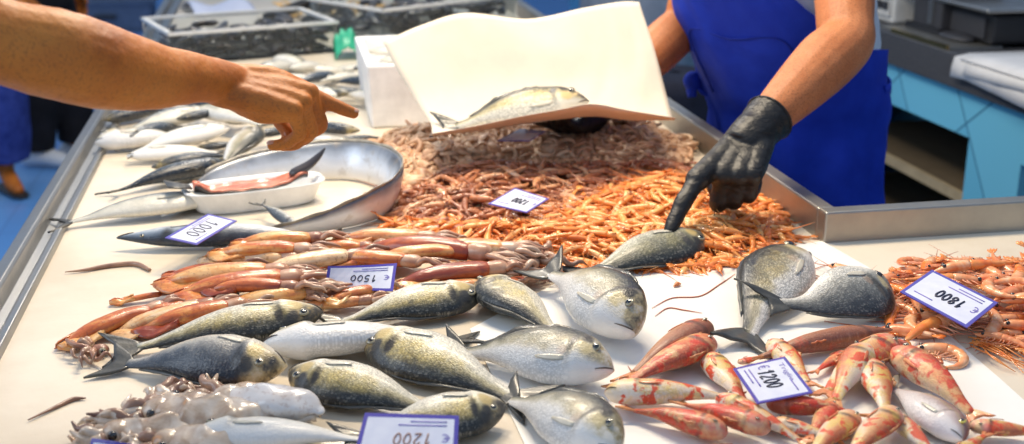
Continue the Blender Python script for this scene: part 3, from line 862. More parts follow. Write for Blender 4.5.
M['hair_dark'] = Mat('dark_hair', rough=.6, color=(0.02, 0.015, 0.012)).m
def cloth_mat(name, c0, c1, rough=.8, scale=9.0, bump=.35):
    m = Mat(name, rough=rough, spec=.25)
    oc = m.coord('Object')
    m.set('Base Color', m.ramp(m.noise(oc, scale, 4.0, .6), [(.3, c0), (.7, c1)]))
    m.bump(m.math('ADD', m.noise(oc, 22.0, 3.0, .6, .4), m.math('MULTIPLY', m.noise(oc, 500.0, 1.0), .15)), bump, .006)
    return m.m
M['apron'] = cloth_mat('blue_apron_cloth', (0.008, 0.030, 0.36), (0.014, 0.050, 0.50))
M['apron_seam'] = cloth_mat('apron_seam_thread', (0.006, 0.020, 0.24), (0.010, 0.030, 0.30))
M['tshirt'] = cloth_mat('white_tshirt_cloth', (0.56, 0.60, 0.66), (0.68, 0.71, 0.76))
M['navy'] = cloth_mat('navy_trouser_cloth', (0.008, 0.010, 0.022), (0.018, 0.022, 0.042))
M['black_cloth'] = cloth_mat('black_trouser_cloth', (0.006, 0.006, 0.008), (0.014, 0.014, 0.018))
M['denim'] = cloth_mat('blue_denim_cloth', (0.012, 0.026, 0.16), (0.035, 0.060, 0.27), scale=20.0)
M['shirt_grey'] = cloth_mat('grey_shirt_cloth', (0.20, 0.21, 0.24), (0.30, 0.31, 0.34))
M['shoe_white'] = cloth_mat('white_shoe_leather', (0.62, 0.66, 0.70), (0.74, 0.77, 0.80), rough=.5)
M['shoe_dark'] = cloth_mat('dark_shoe_leather', (0.012, 0.010, 0.010), (0.03, 0.025, 0.022), rough=.4)
def glove_mat():
    m = Mat('black_rubber_glove', rough=.45, coat=.1, coat_rough=.3, spec=.4)
    oc = m.coord('Object')
    m.set('Base Color', m.ramp(m.noise(oc, 16.0, 4.0, .6), [(.35, (0.004, 0.004, 0.005)), (.6, (0.009, 0.008, 0.007)), (.8, (0.024, 0.019, 0.013))]))
    m.bump(m.noise(m.n('ShaderNodeMapping', {'Vector': oc, 'Scale': (1, 1, 2.2)}).outputs[0], 38.0, 4.0, .6, 1.2), .55, .006)
    return m.m
M['glove'] = glove_mat()

FING = {'index': ((.092, .027), (.046, .027, .022), (.0105, .0095, .0085, .0070)), 'middle': ((.095, .006), (.051, .031, .023), (.0108, .0098, .0088, .0072)),
        'ring': ((.089, -.015), (.046, .029, .023), (.0102, .0092, .0083, .0070)), 'pinky': ((.080, -.034), (.036, .022, .020), (.0092, .0083, .0074, .0062))}

def hand(W, K, up, scale, right, flex, thumb=None, override=None, swell=1.0):
    """closed shapes of a hand and the finger joints; W wrist, K middle knuckle, up = back of the hand"""
    W, K, up = Vector(W), Vector(K), Vector(up)
    x = (K - W).normalized(); z = (up - x * up.dot(x)).normalized(); y = z.cross(x) * (1 if right else -1)
    T = lambda a, b, c: W + (x * a + y * b + z * c) * scale
    gs, joints = [], {}
    for nm, ((mx, my), ph, rr) in FING.items():
        rr = [r * scale * swell for r in rr]
        if override and nm in override: pts = [Vector(p) for p in override[nm]]
        else:
            pts = [T(mx, my, .002)]; a = 0
            sp = my * 1.2
            for l, f in zip(ph, flex[nm]):
                a += math.radians(f)
                last = pts[-1]
                pts.append(last + (x * math.cos(a) - z * math.sin(a) + y * sp * math.cos(a)) * (l * scale))
        joints[nm] = pts
        mid = [pts[0], pts[0].lerp(pts[1], .5), pts[1], pts[1].lerp(pts[2], .5), pts[2], pts[3]]
        gs.append(tube(mid, [rr[0] * 1.08, rr[0] * .93, rr[1] * 1.06, rr[1] * .92, rr[2] * 1.02, rr[3]], 12, 26, round_caps=True))
        gs.append(tube([T(-.012, my * .55, -.003), T(mx * .5, my * .8, .0), pts[0]], [.0185 * scale, .0175 * scale, rr[0] * 1.3], 12, 14, round_caps=True))
        gs.append(tube([T(.01, my * .5, -.012), T(mx * .55, my * .85, -.014), pts[0] - z * .007 * scale], [.014 * scale, .014 * scale, rr[0] * .95], 12, 12, round_caps=True))
    gs.append(ellipsoid(T(.048, -.003, -.004), (.050 * scale, .042 * scale, .021 * scale), 16, 12, Matrix((x, y, z)).transposed()))
    th = [T(*p) for p in (thumb or ((.016, .022, -.010), (.050, .046, -.022), (.078, .056, -.032), (.100, .058, -.040)))]
    gs.append(tube(th, [.0175 * scale, .0135 * scale * swell, .0115 * scale * swell, .0085 * scale * swell], 12, 22, round_caps=True))
    joints['thumb'] = th
    return gs, joints, (x, y, z)

def head_geo(c, f, r=.1):
    """skull, jaw, nose, ears, brow and lips, looking along f"""
    f = Vector(f).normalized(); u = Vector((0, 0, 1)); s = u.cross(f).normalized()
    rot = Matrix((f, s, u)).transposed()
    at = lambda a, b, d: Vector(c) + f * a + s * b + u * d
    gs = [ellipsoid(at(-.005, 0, .03), (.096, .076, .098), 20, 14, rot), ellipsoid(at(.03, 0, -.045), (.062, .056, .075), 16, 12, rot),
          tube([at(.085, 0, .02), at(.105, 0, -.005), at(.112, 0, -.022)], [.008, .013, .015], 10, 8, round_caps=True),
          tube([at(.083, -.04, .033), at(.094, 0, .036), at(.083, .04, .033)], [.010, .012, .010], 8, 8, round_caps=True),
          tube([at(.078, -.024, -.058), at(.093, 0, -.056), at(.078, .024, -.058)], [.006, .009, .006], 8, 8, round_caps=True),
          ellipsoid(at(.078, 0, -.098), (.022, .026, .02), 12, 8, rot)]
    for k in (-1, 1): gs.append(ellipsoid(at(-.008, k * .078, .0), (.020, .009, .032), 12, 8, rot))
    return gs, at, rot

def loc(ps, o): return [Vector(p) - o for p in ps]

# -------- the seller behind the inner rim
SF = Vector((-.79, -.62, 0)).normalized()          # the way he faces
SL = Vector((-SF.y, SF.x, 0))                      # his own left
SO = Q(792, 80, 3.14); SO.z = 0.0
def seller():
    r = root('person', 'seller in a blue apron pointing a black gloved finger down at a fish', 'person', SO)
    U = Vector((0, 0, 1))
    sh_l = Q(844, -92, 2.80) - SO; sh_r = Q(716, -92, 3.10) - SO
    el_l = Q(845, 42, 2.60) - SO; wr_l = Q(750, 137, 2.415) - SO
    el_r = Q(684, 24, 3.13) - SO; wr_r = Q(590, 118, 2.99) - SO
    chest = (sh_l + sh_r) / 2; chest.z -= .16
    pel = Vector((0.02, 0, .93)); neck = (sh_l + sh_r) / 2 + Vector((0, 0, .06)); hd = neck + Vector((0, 0, .20)) + SF * .05
    skin = [tube([pel, pel + U * .14, chest, chest + U * .10, neck - U * .01], [.165, .165, .18, .15, .075], 20, 20, flat=1.0, round_caps=True),
            tube([sh_l, chest.lerp(sh_l, .5) + U * .1, neck - U * .02, chest.lerp(sh_r, .5) + U * .1, sh_r], [.062, .085, .075, .085, .062], 14, 20, round_caps=True),
            tube([neck - U * .05, neck + U * .05, hd - U * .08], [.066, .060, .060], 14, 8, round_caps=True)]
    hg, hat, hrot = head_geo(hd, SF); skin += hg
    up_l = (Q(800, 60, 2.0) - Q(744, 143, 2.405)); 
    def arm(sh, el, wr, k=1.0):
        fore = [sh, sh.lerp(el, .5), sh.lerp(el, .85), el, el.lerp(wr, .22), el.lerp(wr, .5), el.lerp(wr, .8), wr]
        return tube(fore, [.060 * k, .056 * k, .050 * k, .050 * k, .053 * k, .046 * k, .035 * k, .031 * k], 18, 44, round_caps=True)
    skin += [arm(sh_l, el_l, wr_l, 1.22), arm(sh_r, el_r, wr_r, 1.12)]
    for s in (-1, 1):
        hip = pel + SL * (s * .10); kn = Vector((hip.x, hip.y, .50)) + SF * .03; an = Vector((hip.x, hip.y, .09)); toe = an + SF * .16; toe.z = .035
        skin.append(tube([hip, hip.lerp(kn, .5), kn, kn.lerp(an, .35), an], [.095, .082, .060, .058, .042], 16, 24, round_caps=True))
        skin.append(tube([an, an.lerp(toe, .5) - U * .02, toe], [.04, .042, .030], 12, 10, round_caps=True))
    # the pointing hand, in its glove
    kn_l = Q(723, 183, 2.33) - SO
    up = ray(0, 0) * 0 + Vector((-.25, -.55, .80))
    idx = [Q(697, 180, 2.325) - SO, Q(683, 203, 2.292) - SO, Q(675, 219, 2.276) - SO, Q(670.5, 230, 2.262) - SO]
    curl = {'index': (45, 15, 10), 'middle': (72, 78, 35), 'ring': (76, 80, 35), 'pinky': (76, 78, 35)}
    thb = ((.018, .024, -.012), (.050, .036, -.030), (.072, .026, -.046), (.088, .010, -.054))
    h_l, j_l, _ = hand(wr_l, kn_l, up, 1.24, False, curl, thb, {'index': idx})
    skin += h_l
    # the hand that holds the paper from below: palm up, fingers a little closed
    kn_r = Q(536, 131, 2.86) - SO
    flat = {'index': (18, 22, 12), 'middle': (20, 24, 14), 'ring': (24, 26, 14), 'pinky': (26, 28, 14)}
    h_r, j_r, _ = hand(wr_r, kn_r, Vector((.1, .1, -1)), 1.05, True, flat)
    skin += h_r
    body = fuse('body', skin, .0042, M['skin_fair'], r, 4)
    # gloves
    def glove(nm, wr, kn, upv, right, flex, thumb, over, el, k):
        g, j, fr = hand(wr, kn, upv, k, right, flex, thumb, over, swell=1.22)
        cuff = el - wr; d = cuff.normalized()
        prof = [(-.04, .030), (-.015, .0345), (.010, .0365), (.030, .0355), (.042, .0385), (.056, .0390), (.070, .0430)]
        g.append(tube([wr + d * q for q, _ in prof], [rr * k / 1.1 for _, rr in prof], 22, 30))
        gl = fuse(nm, g, .0034, M['glove'], r, 14, disp=lambda c: .0022 + .0010 * noise.noise(c * 45) + .0005 * noise.noise(c * 110))
        return gl
    gl = glove('glove', wr_l, kn_l, up, False, curl, thb, {'index': idx}, el_l, 1.28)
    e = wr_l + (el_l - wr_l).normalized() * .070
    dv = (el_l - wr_l).normalized(); a = dv.orthogonal().normalized(); b = dv.cross(a)
    ring = [e + (a * math.cos(t) + b * math.sin(t)) * .0500 for t in np.linspace(0, 2 * PI, 33)]
    obj('rolled_cuff', tube(ring, [.0024] * 33, 8), M['glove'], gl)
    glove('glove', wr_r, kn_r, Vector((.1, .1, -1)), True, flat, None, None, el_r, 1.08)
    # t-shirt
    ts = [tube([pel + U * .03, pel + U * .16, chest, chest + U * .12, neck - U * .035], [.186, .192, .226, .180, .080], 24, 24, round_caps=True),
          tube([sh_l, chest.lerp(sh_l, .5) + U * .1, neck - U * .03, chest.lerp(sh_r, .5) + U * .1, sh_r], [.078, .098, .085, .098, .078], 14, 20, round_caps=True),
          tube([sh_l + U * .01, sh_l.lerp(el_l, .30), sh_l.lerp(el_l, .56)], [.080, .078, .080], 18, 14),
          tube([sh_r + U * .01, sh_r.lerp(el_r, .30), sh_r.lerp(el_r, .56)], [.080, .078, .080], 18, 14)]
    fuse('t_shirt', ts, .007, M['tshirt'], r, 3, disp=lambda c: .006 * noise.noise(c * 11) + .004 * noise.noise(c * 27))
    # trousers
    tr = [tube([pel + U * .06, pel - U * .06], [.185, .180], 20, 8, round_caps=True)]
    for s in (-1, 1):
        hip = pel + SL * (s * .095); kn = Vector((hip.x, hip.y, .50)) + SF * .03; an = Vector((hip.x, hip.y, .06))
        tr.append(tube([hip, kn, an], [.112, .085, .072], 18, 18))
        obj('shoe', tube([an - SF * .05 + U * -.015, an + SF * .04 - U * .01, an + SF * .13 - U * .02, an + SF * .19 - U * .028], [.045, .050, .046, .028], 14, 16, flat=.85, round_caps=True), M['shoe_dark'], r)
    fuse('trousers', tr, .009, M['navy'], r, 3, disp=lambda c: .005 * noise.noise(c * 10))
    # hair
    hg2 = [ellipsoid(hat(-.022, 0, .048), (.098, .084, .098), 18, 12, hrot)]
    fuse('hair', hg2, .006, M['hair_dark'], r, 2, disp=lambda c: .004 * noise.noise(c * 40))
    for k in (-1, 1): obj('eye', ellipsoid(hat(.083, k * .032, .018), (.011, .012, .009), 12, 8, hrot), M['eye_black'], r)
    # apron: bib and skirt wrap the front of the body
    lev = [(.36, .27, .195, 100), (.55, .255, .185, 100), (.75, .240, .180, 100), (.90, .232, .188, 100), (1.00, .246, .216, 100), (1.10, .252, .234, 104), (1.12, .252, .238, 62), (1.18, .256, .246, 56), (1.30, .256, .246, 44), (1.41, .235, .225, 36)]
    cz = lambda z: pel.lerp(chest, min(1.3, max(0, (z - .93) / (chest.z - .93))))
    zs = list(np.linspace(.36, 1.085, 29)) + list(np.linspace(1.10, 1.12, 4)) + list(np.linspace(1.145, 1.41, 12))
    g = []
    for z in zs:
        A = np.interp(z, [l[0] for l in lev], [l[1] for l in lev]); B = np.interp(z, [l[0] for l in lev], [l[2] for l in lev]); ph = np.interp(z, [l[0] for l in lev], [l[3] for l in lev])
        c = cz(z); c = Vector((c.x, c.y, z)); row = []
        for k in range(49):
            u = k / 48 * 2 - 1; t = math.radians(ph) * u - .20 * sstep(1.15, 1.25, z)
            fold = (.012 * sstep(1.05, .55, z) * math.sin(t * 9 + 3 * noise.noise(Vector((z * 2, t, 0)))) + .008 * noise.noise(Vector((t * 3, z * 9, 2))) + .006 * noise.noise(Vector((t * 6 + z * 8, z * 14, 5)))
                    - .004 * math.exp(-((z - 1.02) / .018) ** 2))
            p = c + SL * ((A + fold) * math.sin(t)) + SF * ((B + fold) * math.cos(t)); row.append(p)
        g.append(row)
    ap = obj('apron', shell(g, .004), M['apron'], r)
    def on(z, t, off=.006):
        A = np.interp(z, [l[0] for l in lev], [l[1] for l in lev]); B = np.interp(z, [l[0] for l in lev], [l[2] for l in lev])
        c = cz(z); c = Vector((c.x, c.y, z)); t = math.radians(t)
        return c + SL * ((A + off) * math.sin(t)) + SF * ((B + off) * math.cos(t))
    zp = (Q(755, 38, 2.9)).z
    obj('pocket_seam', tube([on(zp - .16, -30), on(zp, -32), on(zp, 0), on(zp, 30), on(zp - .16, 32)], [.0022] * 5, 6, 40), M['apron_seam'], ap)
    for s in (-1, 1): obj('waist_tie', shell([[on(zz, s * t, .0) for t in np.linspace(92, 176, 31)] for zz in (.985, 1.0, 1.015)], .003), M['apron'], ap)
    kb = on(.985, -58, .02)
    Gk = Geo(); Gk.add(ellipsoid(kb, (.026, .022, .026), 14, 10))
    Gk.add(tube([kb, kb + Vector((-.006, -.008, -.022)), kb + Vector((-.004, -.010, -.040))], [.012, .014, .012], 8, 10, flat=.5))
    Gk.add(tube([kb, kb + Vector((.03, -.02, .02)), kb + Vector((.055, -.025, -.02)), kb + Vector((.03, -.015, -.03)), kb], [.010, .012, .012, .011, .010], 8, 16, flat=.6))
    obj('tie_knot', Gk.geo(), M['apron'], ap)
    for s in (-1, 1):
        obj('neck_strap', tube([on(1.40, 34 * s, .004), on(1.40, 34 * s, .0) + U * .09 - SF * .05, neck + SL * (.06 * s) + U * .03, neck - SF * .07 + U * .03], [.009] * 4, 8, 18, flat=.5), M['apron'], ap)
    return r

# -------- the pointing customer at the outer rim
def customer():
    O = Vector((-.86, 1.22, 0))
    r = root('person', 'customer at the outer steel rim reaching a bare tanned arm over the fish and pointing', 'person', O)
    U = Vector((0, 0, 1)); F = Vector((.96, .28, 0)).normalized(); Lf = Vector((-F.y, F.x, 0))
    q = lambda x, y, d: Q(x, y, d) - O
    sh = Vector((.20, -.02, 1.44)); el0 = q(-70, 22, 1.39)
    wr = q(230, 83, 1.695)
    arm_pts = [sh, sh.lerp(el0, .5), el0, q(0, 41, 1.42), q(55, 54, 1.455), q(100, 66, 1.50), q(150, 76, 1.57), q(190, 78, 1.63), wr]
    arm_r = [.066, .062, .056, .0505, .0545, .0530, .0440, .0345, .0285]
    pel = Vector((0, 0, .95)); chest = Vector((.02, 0, 1.25)); neck = Vector((.03, 0, 1.50)); hd = Vector((.07, .02, 1.68))
    shl = chest + Lf * .20 + U * .18
    skin = [tube(arm_pts, arm_r, 22, 80, round_caps=True),
            tube([pel, pel + U * .15, chest, chest + U * .13, neck], [.15, .15, .165, .14, .07], 20, 20, round_caps=True),
            tube([sh, chest + U * .2 - Lf * .08, chest + U * .2 + Lf * .08, shl], [.068, .09, .09, .065], 14, 16, round_caps=True),
            tube([neck - U * .06, neck + U * .05, hd - U * .07], [.064, .058, .058], 14, 8, round_caps=True),
            tube([shl, shl + Vector((-.03, .06, -.28)), shl + Vector((.06, .05, -.52))], [.056, .048, .030], 16, 24, round_caps=True)]
    hgl, _, _ = hand(shl + Vector((.06, .05, -.52)), shl + Vector((.09, .05, -.61)), Lf, 1.0, False, {k: (20, 25, 15) for k in FING})
    skin += hgl
    hg, hat, hrot = head_geo(hd, F); skin += hg
    for s in (-1, 1):
        hip = pel + Lf * (s * .09); kn = Vector((hip.x, hip.y, .5)) + F * .02; an = Vector((hip.x, hip.y, .09)); toe = an + F * .16 - U * .05
        skin.append(tube([hip, hip.lerp(kn, .5), kn, kn.lerp(an, .35), an], [.09, .078, .058, .055, .04], 16, 24, round_caps=True))
        skin.append(tube([an, an.lerp(toe, .5) - U * .015, toe], [.038, .04, .028], 12, 10, round_caps=True))
    kn_ = q(296, 95, 1.715)
    up = Vector((.18, -.42, .89))
    flex = {'index': (12, 12, 6), 'middle': (64, 58, 36), 'ring': (68, 58, 34), 'pinky': (70, 54, 30)}
    thb = ((.018, .024, -.014), (.046, .030, -.036), (.066, .016, -.052), (.080, -.002, -.058))
    idx = [q(303, 91, 1.745), q(327, 102.5, 1.757), q(342, 108.5, 1.764), q(353.5, 113, 1.770)]
    hgs, j, fr = hand(wr, kn_, up, 1.13, True, flex, thb, {'index': idx})
    skin += hgs
    b = fuse('body', skin, .0033, M['skin_tan'], r, 4, disp=lambda c: .0011 * noise.noise(c * 26) + .0007 * noise.noise(c * 70))
    # nails
    x, y, z = fr
    for nm in ('index', 'thumb', 'middle', 'ring', 'pinky'):
        pts = j[nm]; d = (pts[3] - pts[2]).normalized()
        axis = y; n = axis.cross(d).normalized() if nm != 'thumb' else d.cross(z).normalized()
        if nm == 'index' and n.z < 0: n = -n
        c = pts[3] + n * (.0062 if nm != 'thumb' else .0075)
        rot = Matrix((d, n.cross(d), n)).transposed()
        obj('fingernail', ellipsoid(c, (.0062, .0048, .0016), 12, 8, rot), M['nail'], b)
    sht = [tube([pel + U * .0, pel + U * .16, chest, chest + U * .14, neck - U * .03], [.18, .18, .185, .155, .08], 22, 22, round_caps=True),
           tube([sh, chest + U * .2 - Lf * .08, chest + U * .2 + Lf * .08, shl], [.082, .105, .105, .08], 14, 16, round_caps=True),
           tube([sh, sh.lerp(el0, .25), sh.lerp(el0, .5)], [.084, .082, .082], 16, 10), tube([shl, shl + Vector((-.015, .03, -.15))], [.078, .074], 16, 8)]
    fuse('shirt', sht, .009, M['shirt_grey'], r, 3, disp=lambda c: .005 * noise.noise(c * 12))
    tr = [tube([pel + U * .05, pel - U * .06], [.168, .165], 20, 8, round_caps=True)]
    for s in (-1, 1):
        hip = pel + Lf * (s * .09); an = Vector((hip.x, hip.y, .06))
        tr.append(tube([hip, Vector((hip.x, hip.y, .5)), an], [.105, .08, .07], 18, 18))
        obj('shoe', tube([an - F * .05 - U * .015, an + F * .04 - U * .01, an + F * .13 - U * .02, an + F * .19 - U * .028], [.045, .05, .046, .028], 14, 16, flat=.85, round_caps=True), M['shoe_dark'], r)
    fuse('trousers', tr, .010, M['denim'], r, 3)
    fuse('hair', [ellipsoid(hat(-.022, 0, .048), (.098, .084, .098), 18, 12, hrot)], .006, M['hair_dark'], r, 2)
    for k in (-1, 1): obj('eye', ellipsoid(hat(.083, k * .032, .018), (.011, .012, .009), 12, 8, hrot), M['eye_black'], r)
    return r

# -------- passers-by beyond the counter, of whom the photograph shows the legs
def passer(label, loc_, f, trousers, shoe, wide=1.0, hem=.06, bare=False, shirt='black_cloth', stride=.0):
    O = Vector(loc_)
    r = root('person', label, 'person', O)
    U = Vector((0, 0, 1)); F = Vector((*f, 0)).normalized(); L_ = Vector((-F.y, F.x, 0))
    pel = Vector((0, 0, .92)); chest = Vector((0, 0, 1.22)); neck = Vector((0, 0, 1.46)); hd = Vector((0, 0, 1.62)) + F * .03
    sh = [chest + L_ * (s * .19) + U * .16 for s in (-1, 1)]
    sk = [tube([pel, pel + U * .15, chest, chest + U * .13, neck], [.14, .135, .155, .13, .065], 18, 16, round_caps=True),
          tube([sh[0], chest + U * .18, sh[1]], [.06, .09, .06], 12, 12, round_caps=True), tube([neck - U * .05, hd - U * .06], [.058, .055], 12, 6, round_caps=True)]
    hg, hat, hrot = head_geo(hd, F); sk += hg
    tr = [tube([pel + U * .08, pel - U * .06], [.155, .16], 18, 8, round_caps=True)]
    for i, s in enumerate((-1, 1)):
        el = sh[i] + L_ * (s * .04) - U * .28; wr = el + F * .06 - U * .24
        sk.append(tube([sh[i], el, wr], [.05, .042, .027], 14, 18, round_caps=True))
        sk += hand(wr, wr + F * .02 - U * .09, L_ * s, .95, s < 0, {k: (20, 25, 15) for k in FING})[0]
        hip = pel + L_ * (s * .085); an = hip + F * (s * stride); an.z = .09; kn = (hip + an) / 2 + F * .03; toe = an + F * .15 - U * .052
        sk.append(tube([hip, hip.lerp(kn, .5), kn, kn.lerp(an, .4), an], [.082, .072, .054, .052, .036], 14, 20, round_caps=True))
        sk.append(tube([an, an.lerp(toe, .5) - U * .015, toe], [.036, .037, .026], 12, 10, round_caps=True))
        ah = an.copy(); ah.z = hem
        tr.append(tube([hip, kn, ah], [.098, .085 * wide, .078 * wide], 16, 16))
        if not bare:
            a0 = an - U * .03
            s_ = obj('shoe', tube([a0 - F * .055 - U * .012, a0 + F * .04 - U * .005, a0 + F * .12 - U * .018, a0 + F * .18 - U * .026], [.044, .048, .044, .028], 14, 14, flat=.9, round_caps=True), M[shoe], r)
        else:
            a0 = an - U * .03
            obj('sandal', tube([a0 - F * .05 - U * .045, a0 + F * .05 - U * .045, a0 + F * .17 - U * .045], [.040, .046, .040], 12, 10, flat=.25, round_caps=True), M[shoe], r)
    fuse('body', sk, .008, M['skin_tan'], r, 3)
    fuse('trousers', tr, .011, M[trousers], r, 2, disp=lambda c: .008 * noise.noise(c * 9))
    st = [tube([pel + U * .03, pel + U * .16, chest, chest + U * .14, neck - U * .03], [.165, .16, .175, .145, .075], 18, 16, round_caps=True), tube([sh[0], chest + U * .18, sh[1]], [.075, .105, .075], 12, 12, round_caps=True)]
    for i, s in enumerate((-1, 1)): st.append(tube([sh[i], sh[i] + L_ * (s * .02) - U * .16], [.074, .070], 14, 8))
    fuse('shirt', st, .011, M[shirt], r, 2)
    fuse('hair', [ellipsoid(hat(-.022, 0, .048), (.098, .084, .098), 16, 10, hrot)], .008, M['hair_dark'], r, 2)
    return r
# ------------------------------------------------------------------ the stall
def steel(name, c, rough):
    m = Mat(name, metal=1.0, rough=rough)
    oc = m.coord('Object')
    st = m.noise(m.n('ShaderNodeMapping', {'Vector': oc, 'Scale': (60, 1.2, 60)}).outputs[0], 3.0, 3.0, .6)
    bl = m.noise(oc, 6.0, 4.0, .65)
    m.set('Base Color', m.mix(m.ramp(bl, [(.35, 0.0), (.75, .55)]), c, tuple(k * .6 for k in c)))
    m.set('Roughness', m.math('ADD', m.math('MULTIPLY', st, .18), m.math('MULTIPLY_ADD', bl, .2, rough - .15)))
    m.bump(st, .08, .001)
    return m.m
M['steel'] = steel('brushed_steel', (0.44, 0.43, 0.41), .34)
M['steel_dull'] = steel('dull_steel', (0.42, 0.40, 0.36), .42)
def surface(name, c0, c1, rough, wet=.35):
    m = Mat(name, rough=rough, coat=wet, coat_rough=.18, spec=.4)
    oc = m.coord('Object')
    col = m.ramp(m.noise(oc, 3.2, 5.0, .6), [(.36, c0), (.62, c1)])
    sp = m.ramp(m.noise(oc, 60.0, 2.0, .7), [(.70, 0.0), (.78, 1.0)])
    col = m.mix(m.math('MULTIPLY', sp, .22), col, (0.50, 0.36, 0.25))
    m.set('Base Color', col)
    m.bump(m.math('ADD', m.noise(oc, 14.0, 4.0), m.math('MULTIPLY', m.noise(oc, 120.0, 2.0), .25)), .18, .006)
    return m.m
M['counter'] = surface('cream_counter_board', (0.64, 0.54, 0.40), (0.77, 0.68, 0.54), .38)
M['sheet'] = surface('white_plastic_sheet', (0.84, 0.81, 0.74), (0.89, 0.87, 0.82), .35)
def tiles(name, c0, c1, grout, size, rough, rot=0.0, vec='Object', axes=(0, 1)):
    m = Mat(name, rough=rough, coat=.25)
    oc = m.coord('Object')
    sep = m.n('ShaderNodeSeparateXYZ', {0: oc})
    v = m.vec(sep.outputs[axes[0]], sep.outputs[axes[1]], 0.0)
    mp = m.n('ShaderNodeMapping', {'Vector': v, 'Rotation': (0, 0, rot), 'Scale': (1 / size,) * 3}).outputs[0]
    br = m.n('ShaderNodeTexBrick', {'Vector': mp, 'Color1': (*c0, 1), 'Color2': (*c1, 1), 'Mortar': (*grout, 1), 'Scale': 1.0, 'Mortar Size': .012, 'Brick Width': 1.0, 'Row Height': 1.0}, offset=0.0)
    m.set('Base Color', m.mix(m.math('MULTIPLY', m.noise(oc, 5.0, 3.0), .35), br.outputs['Color'], c1))
    m.bump(br.outputs['Fac'], -.25, .003)
    return m.m
M['floor'] = tiles('blue_floor_tiles', (0.10, 0.28, 0.62), (0.13, 0.33, 0.68), (0.09, 0.22, 0.50), .40, .35)
M['tile'] = tiles('turquoise_tiles', (0.12, 0.42, 0.62), (0.15, 0.48, 0.68), (0.035, 0.13, 0.24), .34, .2, rot=math.radians(36), axes=(1, 2))
def stone():
    m = Mat('dark_grey_stone', rough=.45)
    oc = m.coord('Object')
    m.set('Base Color', m.ramp(m.noise(oc, 120.0, 3.0, .7), [(.35, (0.030, 0.032, 0.038)), (.65, (0.075, 0.077, 0.085))])); return m.m
M['stone'] = stone()
def simple(key, name, c, rough=.5, metal=0.0, var=.12, coat=0.0, scale=18.0, bump=.1):
    m = Mat(name, rough=rough, metal=metal, coat=coat)
    oc = m.coord('Object')
    m.set('Base Color', m.ramp(m.noise(oc, scale, 4.0, .6), [(.3, tuple(k * (1 - var) for k in c)), (.7, tuple(min(1, k * (1 + var)) for k in c))]))
    m.bump(m.noise(oc, 60.0, 3.0), bump, .002)
    M[key] = m.m
simple('poly', 'white_polystyrene', (0.80, 0.80, 0.79), .55, bump=.3)
simple('wrap', 'cream_wrapping_paper', (0.66, 0.585, 0.47), .7, var=.03, bump=.15)
simple('paper', 'grey_white_paper', (0.62, 0.62, 0.62), .8, var=.05)
simple('bluepaper', 'pale_blue_paper', (0.46, 0.50, 0.62), .8, var=.06)
simple('black', 'black_plastic', (0.012, 0.012, 0.014), .4)
simple('dark', 'dark_grey_plastic', (0.035, 0.036, 0.042), .45)
simple('offwhite', 'offwhite_plastic', (0.60, 0.60, 0.58), .45)
simple('greyplastic', 'grey_blue_plastic', (0.20, 0.24, 0.31), .5)
simple('slate', 'slate_blue_plastic', (0.12, 0.16, 0.24), .5)
simple('green', 'green_plastic_film', (0.03, 0.36, 0.20), .35)
simple('shelfwood', 'brown_shelf_board', (0.10, 0.075, 0.045), .6)
simple('shelfedge', 'tan_shelf_edge', (0.34, 0.27, 0.16), .6)
simple('flesh', 'red_fish_flesh', (0.52, 0.15, 0.08), .35, var=.5, coat=.25, scale=45.0)
simple('darkskin', 'dark_fish_skin', (0.035, 0.026, 0.024), .3, var=.4, coat=.5)
simple('yellow', 'yellowish_squid', (0.66, 0.42, 0.16), .4, var=.2)
simple('wall', 'grey_blue_wall', (0.20, 0.24, 0.28), .8)
simple('crumb', 'shrimp_scrap', (0.66, 0.22, 0.08), .4)
def clear(name, c=(0.86, 0.90, 0.90)):
    m = Mat(name, rough=.08, color=c); m.set('Transmission Weight', .97); m.set('IOR', 1.06); m.set('Roughness', .02); return m.m
M['clear'] = clear('clear_acrylic')
M['film'] = clear('crumpled_clear_film', (0.80, 0.82, 0.84))
def scab():
    m = Mat('polished_silver_skin', rough=.34, coat=.5, coat_rough=.12, metal=.25)
    ft, fv = m.attr('ft'), m.attr('fv')
    oc = m.coord('Object')
    v = m.math('ADD', m.math('MULTIPLY_ADD', fv, .5, .5), m.math('MULTIPLY', m.math('SUBTRACT', m.noise(oc, 11.0, 4.0), .5), .5))
    col = m.ramp(v, [(0.0, (0.74, 0.70, 0.62)), (.4, (0.80, 0.80, 0.80)), (.66, (0.60, 0.64, 0.70)), (.85, (0.26, 0.29, 0.34)), (1.0, (0.10, 0.11, 0.13))])
    gr = m.ramp(m.noise(oc, 26.0, 4.0, .7), [(.54, 0.0), (.66, 1.0)])
    m.set('Base Color', m.mix(m.math('MULTIPLY', gr, .35), col, (0.34, 0.28, 0.20)))
    m.bump(m.noise(oc, 60.0, 3.0), .15, .002); return m.m
M['scab'] = scab()

X0, X1, YC = -.445, 1.0, 2.08           # inner faces of the rims, the corner of the L
RZ = .91
tag(obj('floor', bspan(-7, 7, -4, 16, -.06, 0), M['floor'], smooth=False), kind='structure')
w = obj('wall_back', bspan(-7, 7, 15.9, 16.05, 0, 3.4), M['wall'], smooth=False); tag(w, kind='structure')
w = obj('wall_seller', bspan(5.2, 5.35, -4, 16, 0, 3.4), M['wall'], smooth=False); tag(w, kind='structure')

